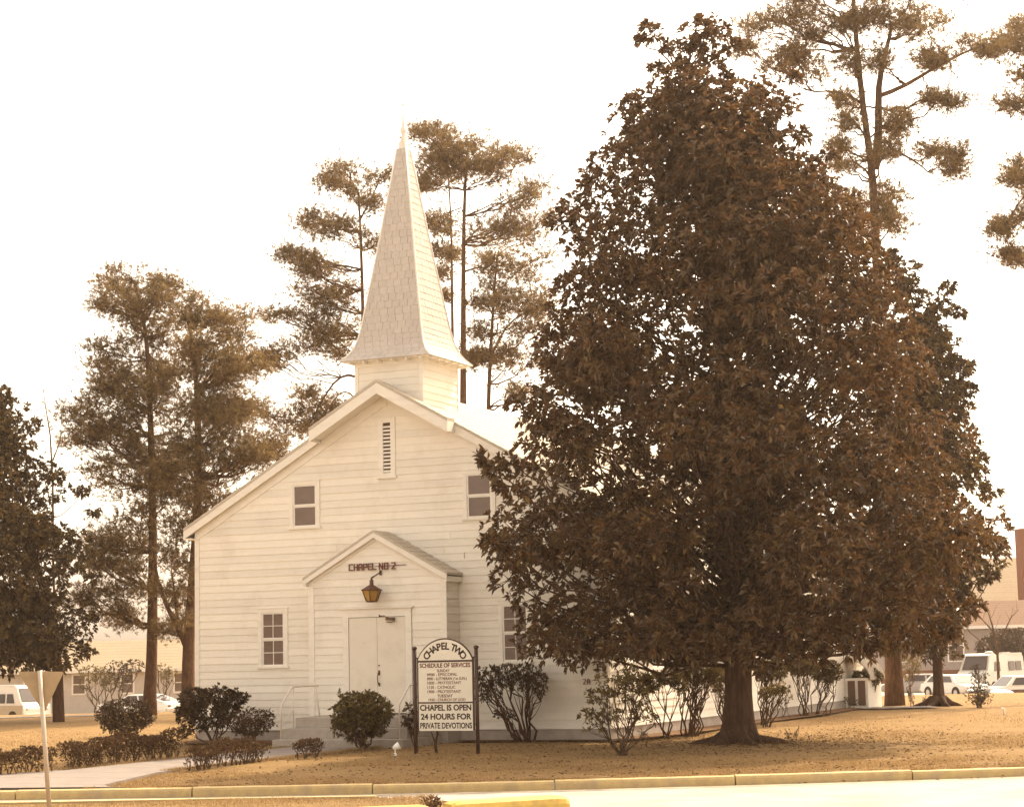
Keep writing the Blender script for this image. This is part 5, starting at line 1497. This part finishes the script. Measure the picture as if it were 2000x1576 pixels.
rock('dark little mound of leaves on the shaded lawn right of the young tree', p_, .11, .06, MULCH, 'leaf_pile', 'leaf pile')
p_ = at(853, 1470, 42.2); p_[2] = 0
m = MB(); m.tube([(p_[0], p_[1], -.03), (p_[0] - .03, p_[1], .18), (p_[0] + .02, p_[1] + .02, .42), (p_[0] - .06, p_[1] + .03, .62)], [.035, .03, .02, .012], 7, True, .1)
m.tube([(p_[0] - .03, p_[1], .2), (p_[0] - .12, p_[1], .45)], [.02, .01], 6)
props(m.build('shrub_stump', BARK), 'short dark leafless stump behind the foot of the notice board', 'stump')

# planting bed along the side and front walls
V = []; F = []
def bed(name, poly):
    m = MB(); m.add([(x, y, .05) for x, y in poly] , [tuple(range(len(poly)))])
    props(m.build(name, MULCH), kind='structure')
bed('planting_bed', [(XH + .02, .0), (XH + .55, -.3), (XH + .95, 3), (XH + .85, 9), (XH + 1.0, 15), (XH + .8, 20.5), (XH + .02, 20.9)])
bed('planting_bed', [(1.9, -.02), (1.95, -.55), (3, -.8), (4.6, -.65), (XH + .1, -.45), (XH + .02, -.02)])
bed('planting_bed', [(-1.75, -.02), (-1.8, -1.6), (-3.2, -1.9), (-4.8, -1.6), (-XH, -.8), (-XH, -.02)])

# dry grass blades and fallen leaves
def grass():
    N = 210000
    v = 32.5 + RNG.exponential(9.0, N); u = RNG.uniform(-1, 1, N) * (v * .285)
    P = CAM + RT * u[:, None] + FH * v[:, None]
    kv = 32.3 + .02 * u + .0088 * u * u
    x, y = P[:, 0], P[:, 1]
    keep = (v > kv + .04) & (v < 78) & ~((x > -XH) & (x < XH) & (y > 0) & (y < LEN))
    fl_ = np.clip(-11.5 - y, 0, 9) * .35
    keep &= ~((x > -1.15 - 1.5 * fl_) & (x < 1.25 + fl_) & (y < -2.9)) & ~((np.abs(x) < 1.75) & (y > -2.9) & (y < 0))
    P = P[keep]; n = len(P)
    P[:, 2] = -.01
    # second patch: near verge
    n2 = 26000
    u2 = RNG.uniform(-9.5, -1.3, n2); v2 = RNG.uniform(25.8, 30.2, n2)
    P2 = CAM + RT * u2[:, None] + FH * v2[:, None]; P2[:, 2] = -.05
    P = np.concatenate([P, P2]); n = len(P)
    patch = np.sin(P[:, 0] * 1.3 + 1.2 * np.sin(P[:, 1] * .9)) * np.sin(P[:, 1] * 1.7 + .8 * np.sin(P[:, 0] * .7))
    h = RNG.uniform(.02, .05, n) * (1 + .7 * np.clip(patch, -.7, 1))
    ue = RNG.uniform(-10, 10, 16000); ve = 32.3 + .02 * ue + .0088 * ue * ue + np.abs(RNG.normal(.03, .05, 16000)); PE_ = CAM + RT * ue[:, None] + FH * ve[:, None]; PE_[:, 2] = -.01
    kk = ~((PE_[:, 0] < 2.6) & (PE_[:, 1] < -13)) & (np.sin(ue * 3.1) + np.sin(ue * 7.7 + 1) > -.4); PE_ = PE_[kk]
    we = 14000; ye = RNG.uniform(-11.5, -3, we); sd_ = np.where(RNG.uniform(0, 1, we) < .5, -1.14, 1.24); PW = np.stack([sd_ + RNG.normal(0, .05, we), ye, np.zeros(we)], 1)
    P = np.concatenate([P, PE_, PW]); patch = np.concatenate([patch, RNG.uniform(-.8, .6, len(PE_) + we)]); h = np.concatenate([h, RNG.uniform(.04, .10, len(PE_) + we)]); n = len(P)
    a = RNG.uniform(0, 2 * PI, n); w = RNG.uniform(.005, .010, n)
    S_ = np.stack([np.cos(a), np.sin(a), np.zeros(n)], 1) * w[:, None]
    lean = RNG.normal(0, .6, (n, 3)); lean[:, 2] = 1
    T = P + lean * h[:, None]
    V = np.stack([P - S_, P + S_, T], 1).reshape(-1, 3)
    tone = np.repeat(np.clip(.5 + .25 * patch + RNG.normal(0, .22, n), 0, 1), 3)
    props(np_mesh('lawn_grass', V, np.arange(n * 3).reshape(-1, 3), GRASSM, None, tone), 'short dry tan grass blades of the front lawn', 'grass', kind='stuff')
    # litter: fallen leaves
    n = 1500
    v = 32.4 + RNG.exponential(7, n); u = RNG.uniform(-1, 1, n) * v * .28
    c = CAM + RT * u[:, None] + FH * v[:, None]
    m1 = at(1440, 1452, 43.3)
    n3 = 2600; rr = np.abs(RNG.normal(0, 4.2, n3)); aa = RNG.uniform(0, 2 * PI, n3)
    c3 = np.stack([m1[0] + rr * np.cos(aa), m1[1] + rr * np.sin(aa), np.zeros(n3)], 1)
    c = np.concatenate([c, c3]); 
    uu = (c - CAM) @ RT; vv = (c - CAM) @ FH; kv = 32.3 + .02 * uu + .0088 * uu * uu
    ok = ~((np.abs(c[:, 0]) < 1.4 + np.clip(-11 - c[:, 1], 0, 9) * .6) & (c[:, 1] < -2.5)) & ~((c[:, 0] > -XH - .1) & (c[:, 0] < XH + .05) & (c[:, 1] > -.05)) & ~((np.abs(c[:, 0]) < 1.8) & (c[:, 1] > -2.9)) & (vv > kv - .9)
    c, kv, vv = c[ok], kv[ok], vv[ok]; n = len(c)
    c[:, 2] = np.where(vv > kv, .045, -.118)
    D = RNG.normal(0, 1, (n, 3)); D[:, 2] *= .25
    V, F = leaves(c, D, .075, .45, cup=.15, upb=2)
    tone = np.repeat(RNG.uniform(0, 1, n), 4)
    LT = leaf_mat('fallen_leaf', (.075, .036, .018), (.20, .115, .05), None, .7, .15, .2)
    props(np_mesh('fallen_leaves', V, F, LT, None, tone), 'brown fallen leaves scattered over lawn and gutter', 'fallen leaves', kind='stuff')
grass()

# ------------------------------------------------------------------ haze in the air
c = CAM + FH * 110
mb = MB(); mb.box(c[0] - 460, c[0] + 460, c[1] - 460, c[1] + 460, -3.0, 31.0)
hz = mb.build('haze', PAINT)
hm = bpy.data.materials.new('haze_air'); hm.use_nodes = True
t = hm.node_tree; t.nodes.clear()
o_ = t.nodes.new('ShaderNodeOutputMaterial'); pv = t.nodes.new('ShaderNodeVolumePrincipled')
pv.inputs['Color'].default_value = (1.0, .80, .64, 1)
pv.inputs['Density'].default_value = HAZE
pv.inputs['Anisotropy'].default_value = .55
t.links.new(pv.outputs[0], o_.inputs['Volume'])
hz.data.materials.clear(); hz.data.materials.append(hm)
props(hz, kind='stuff')
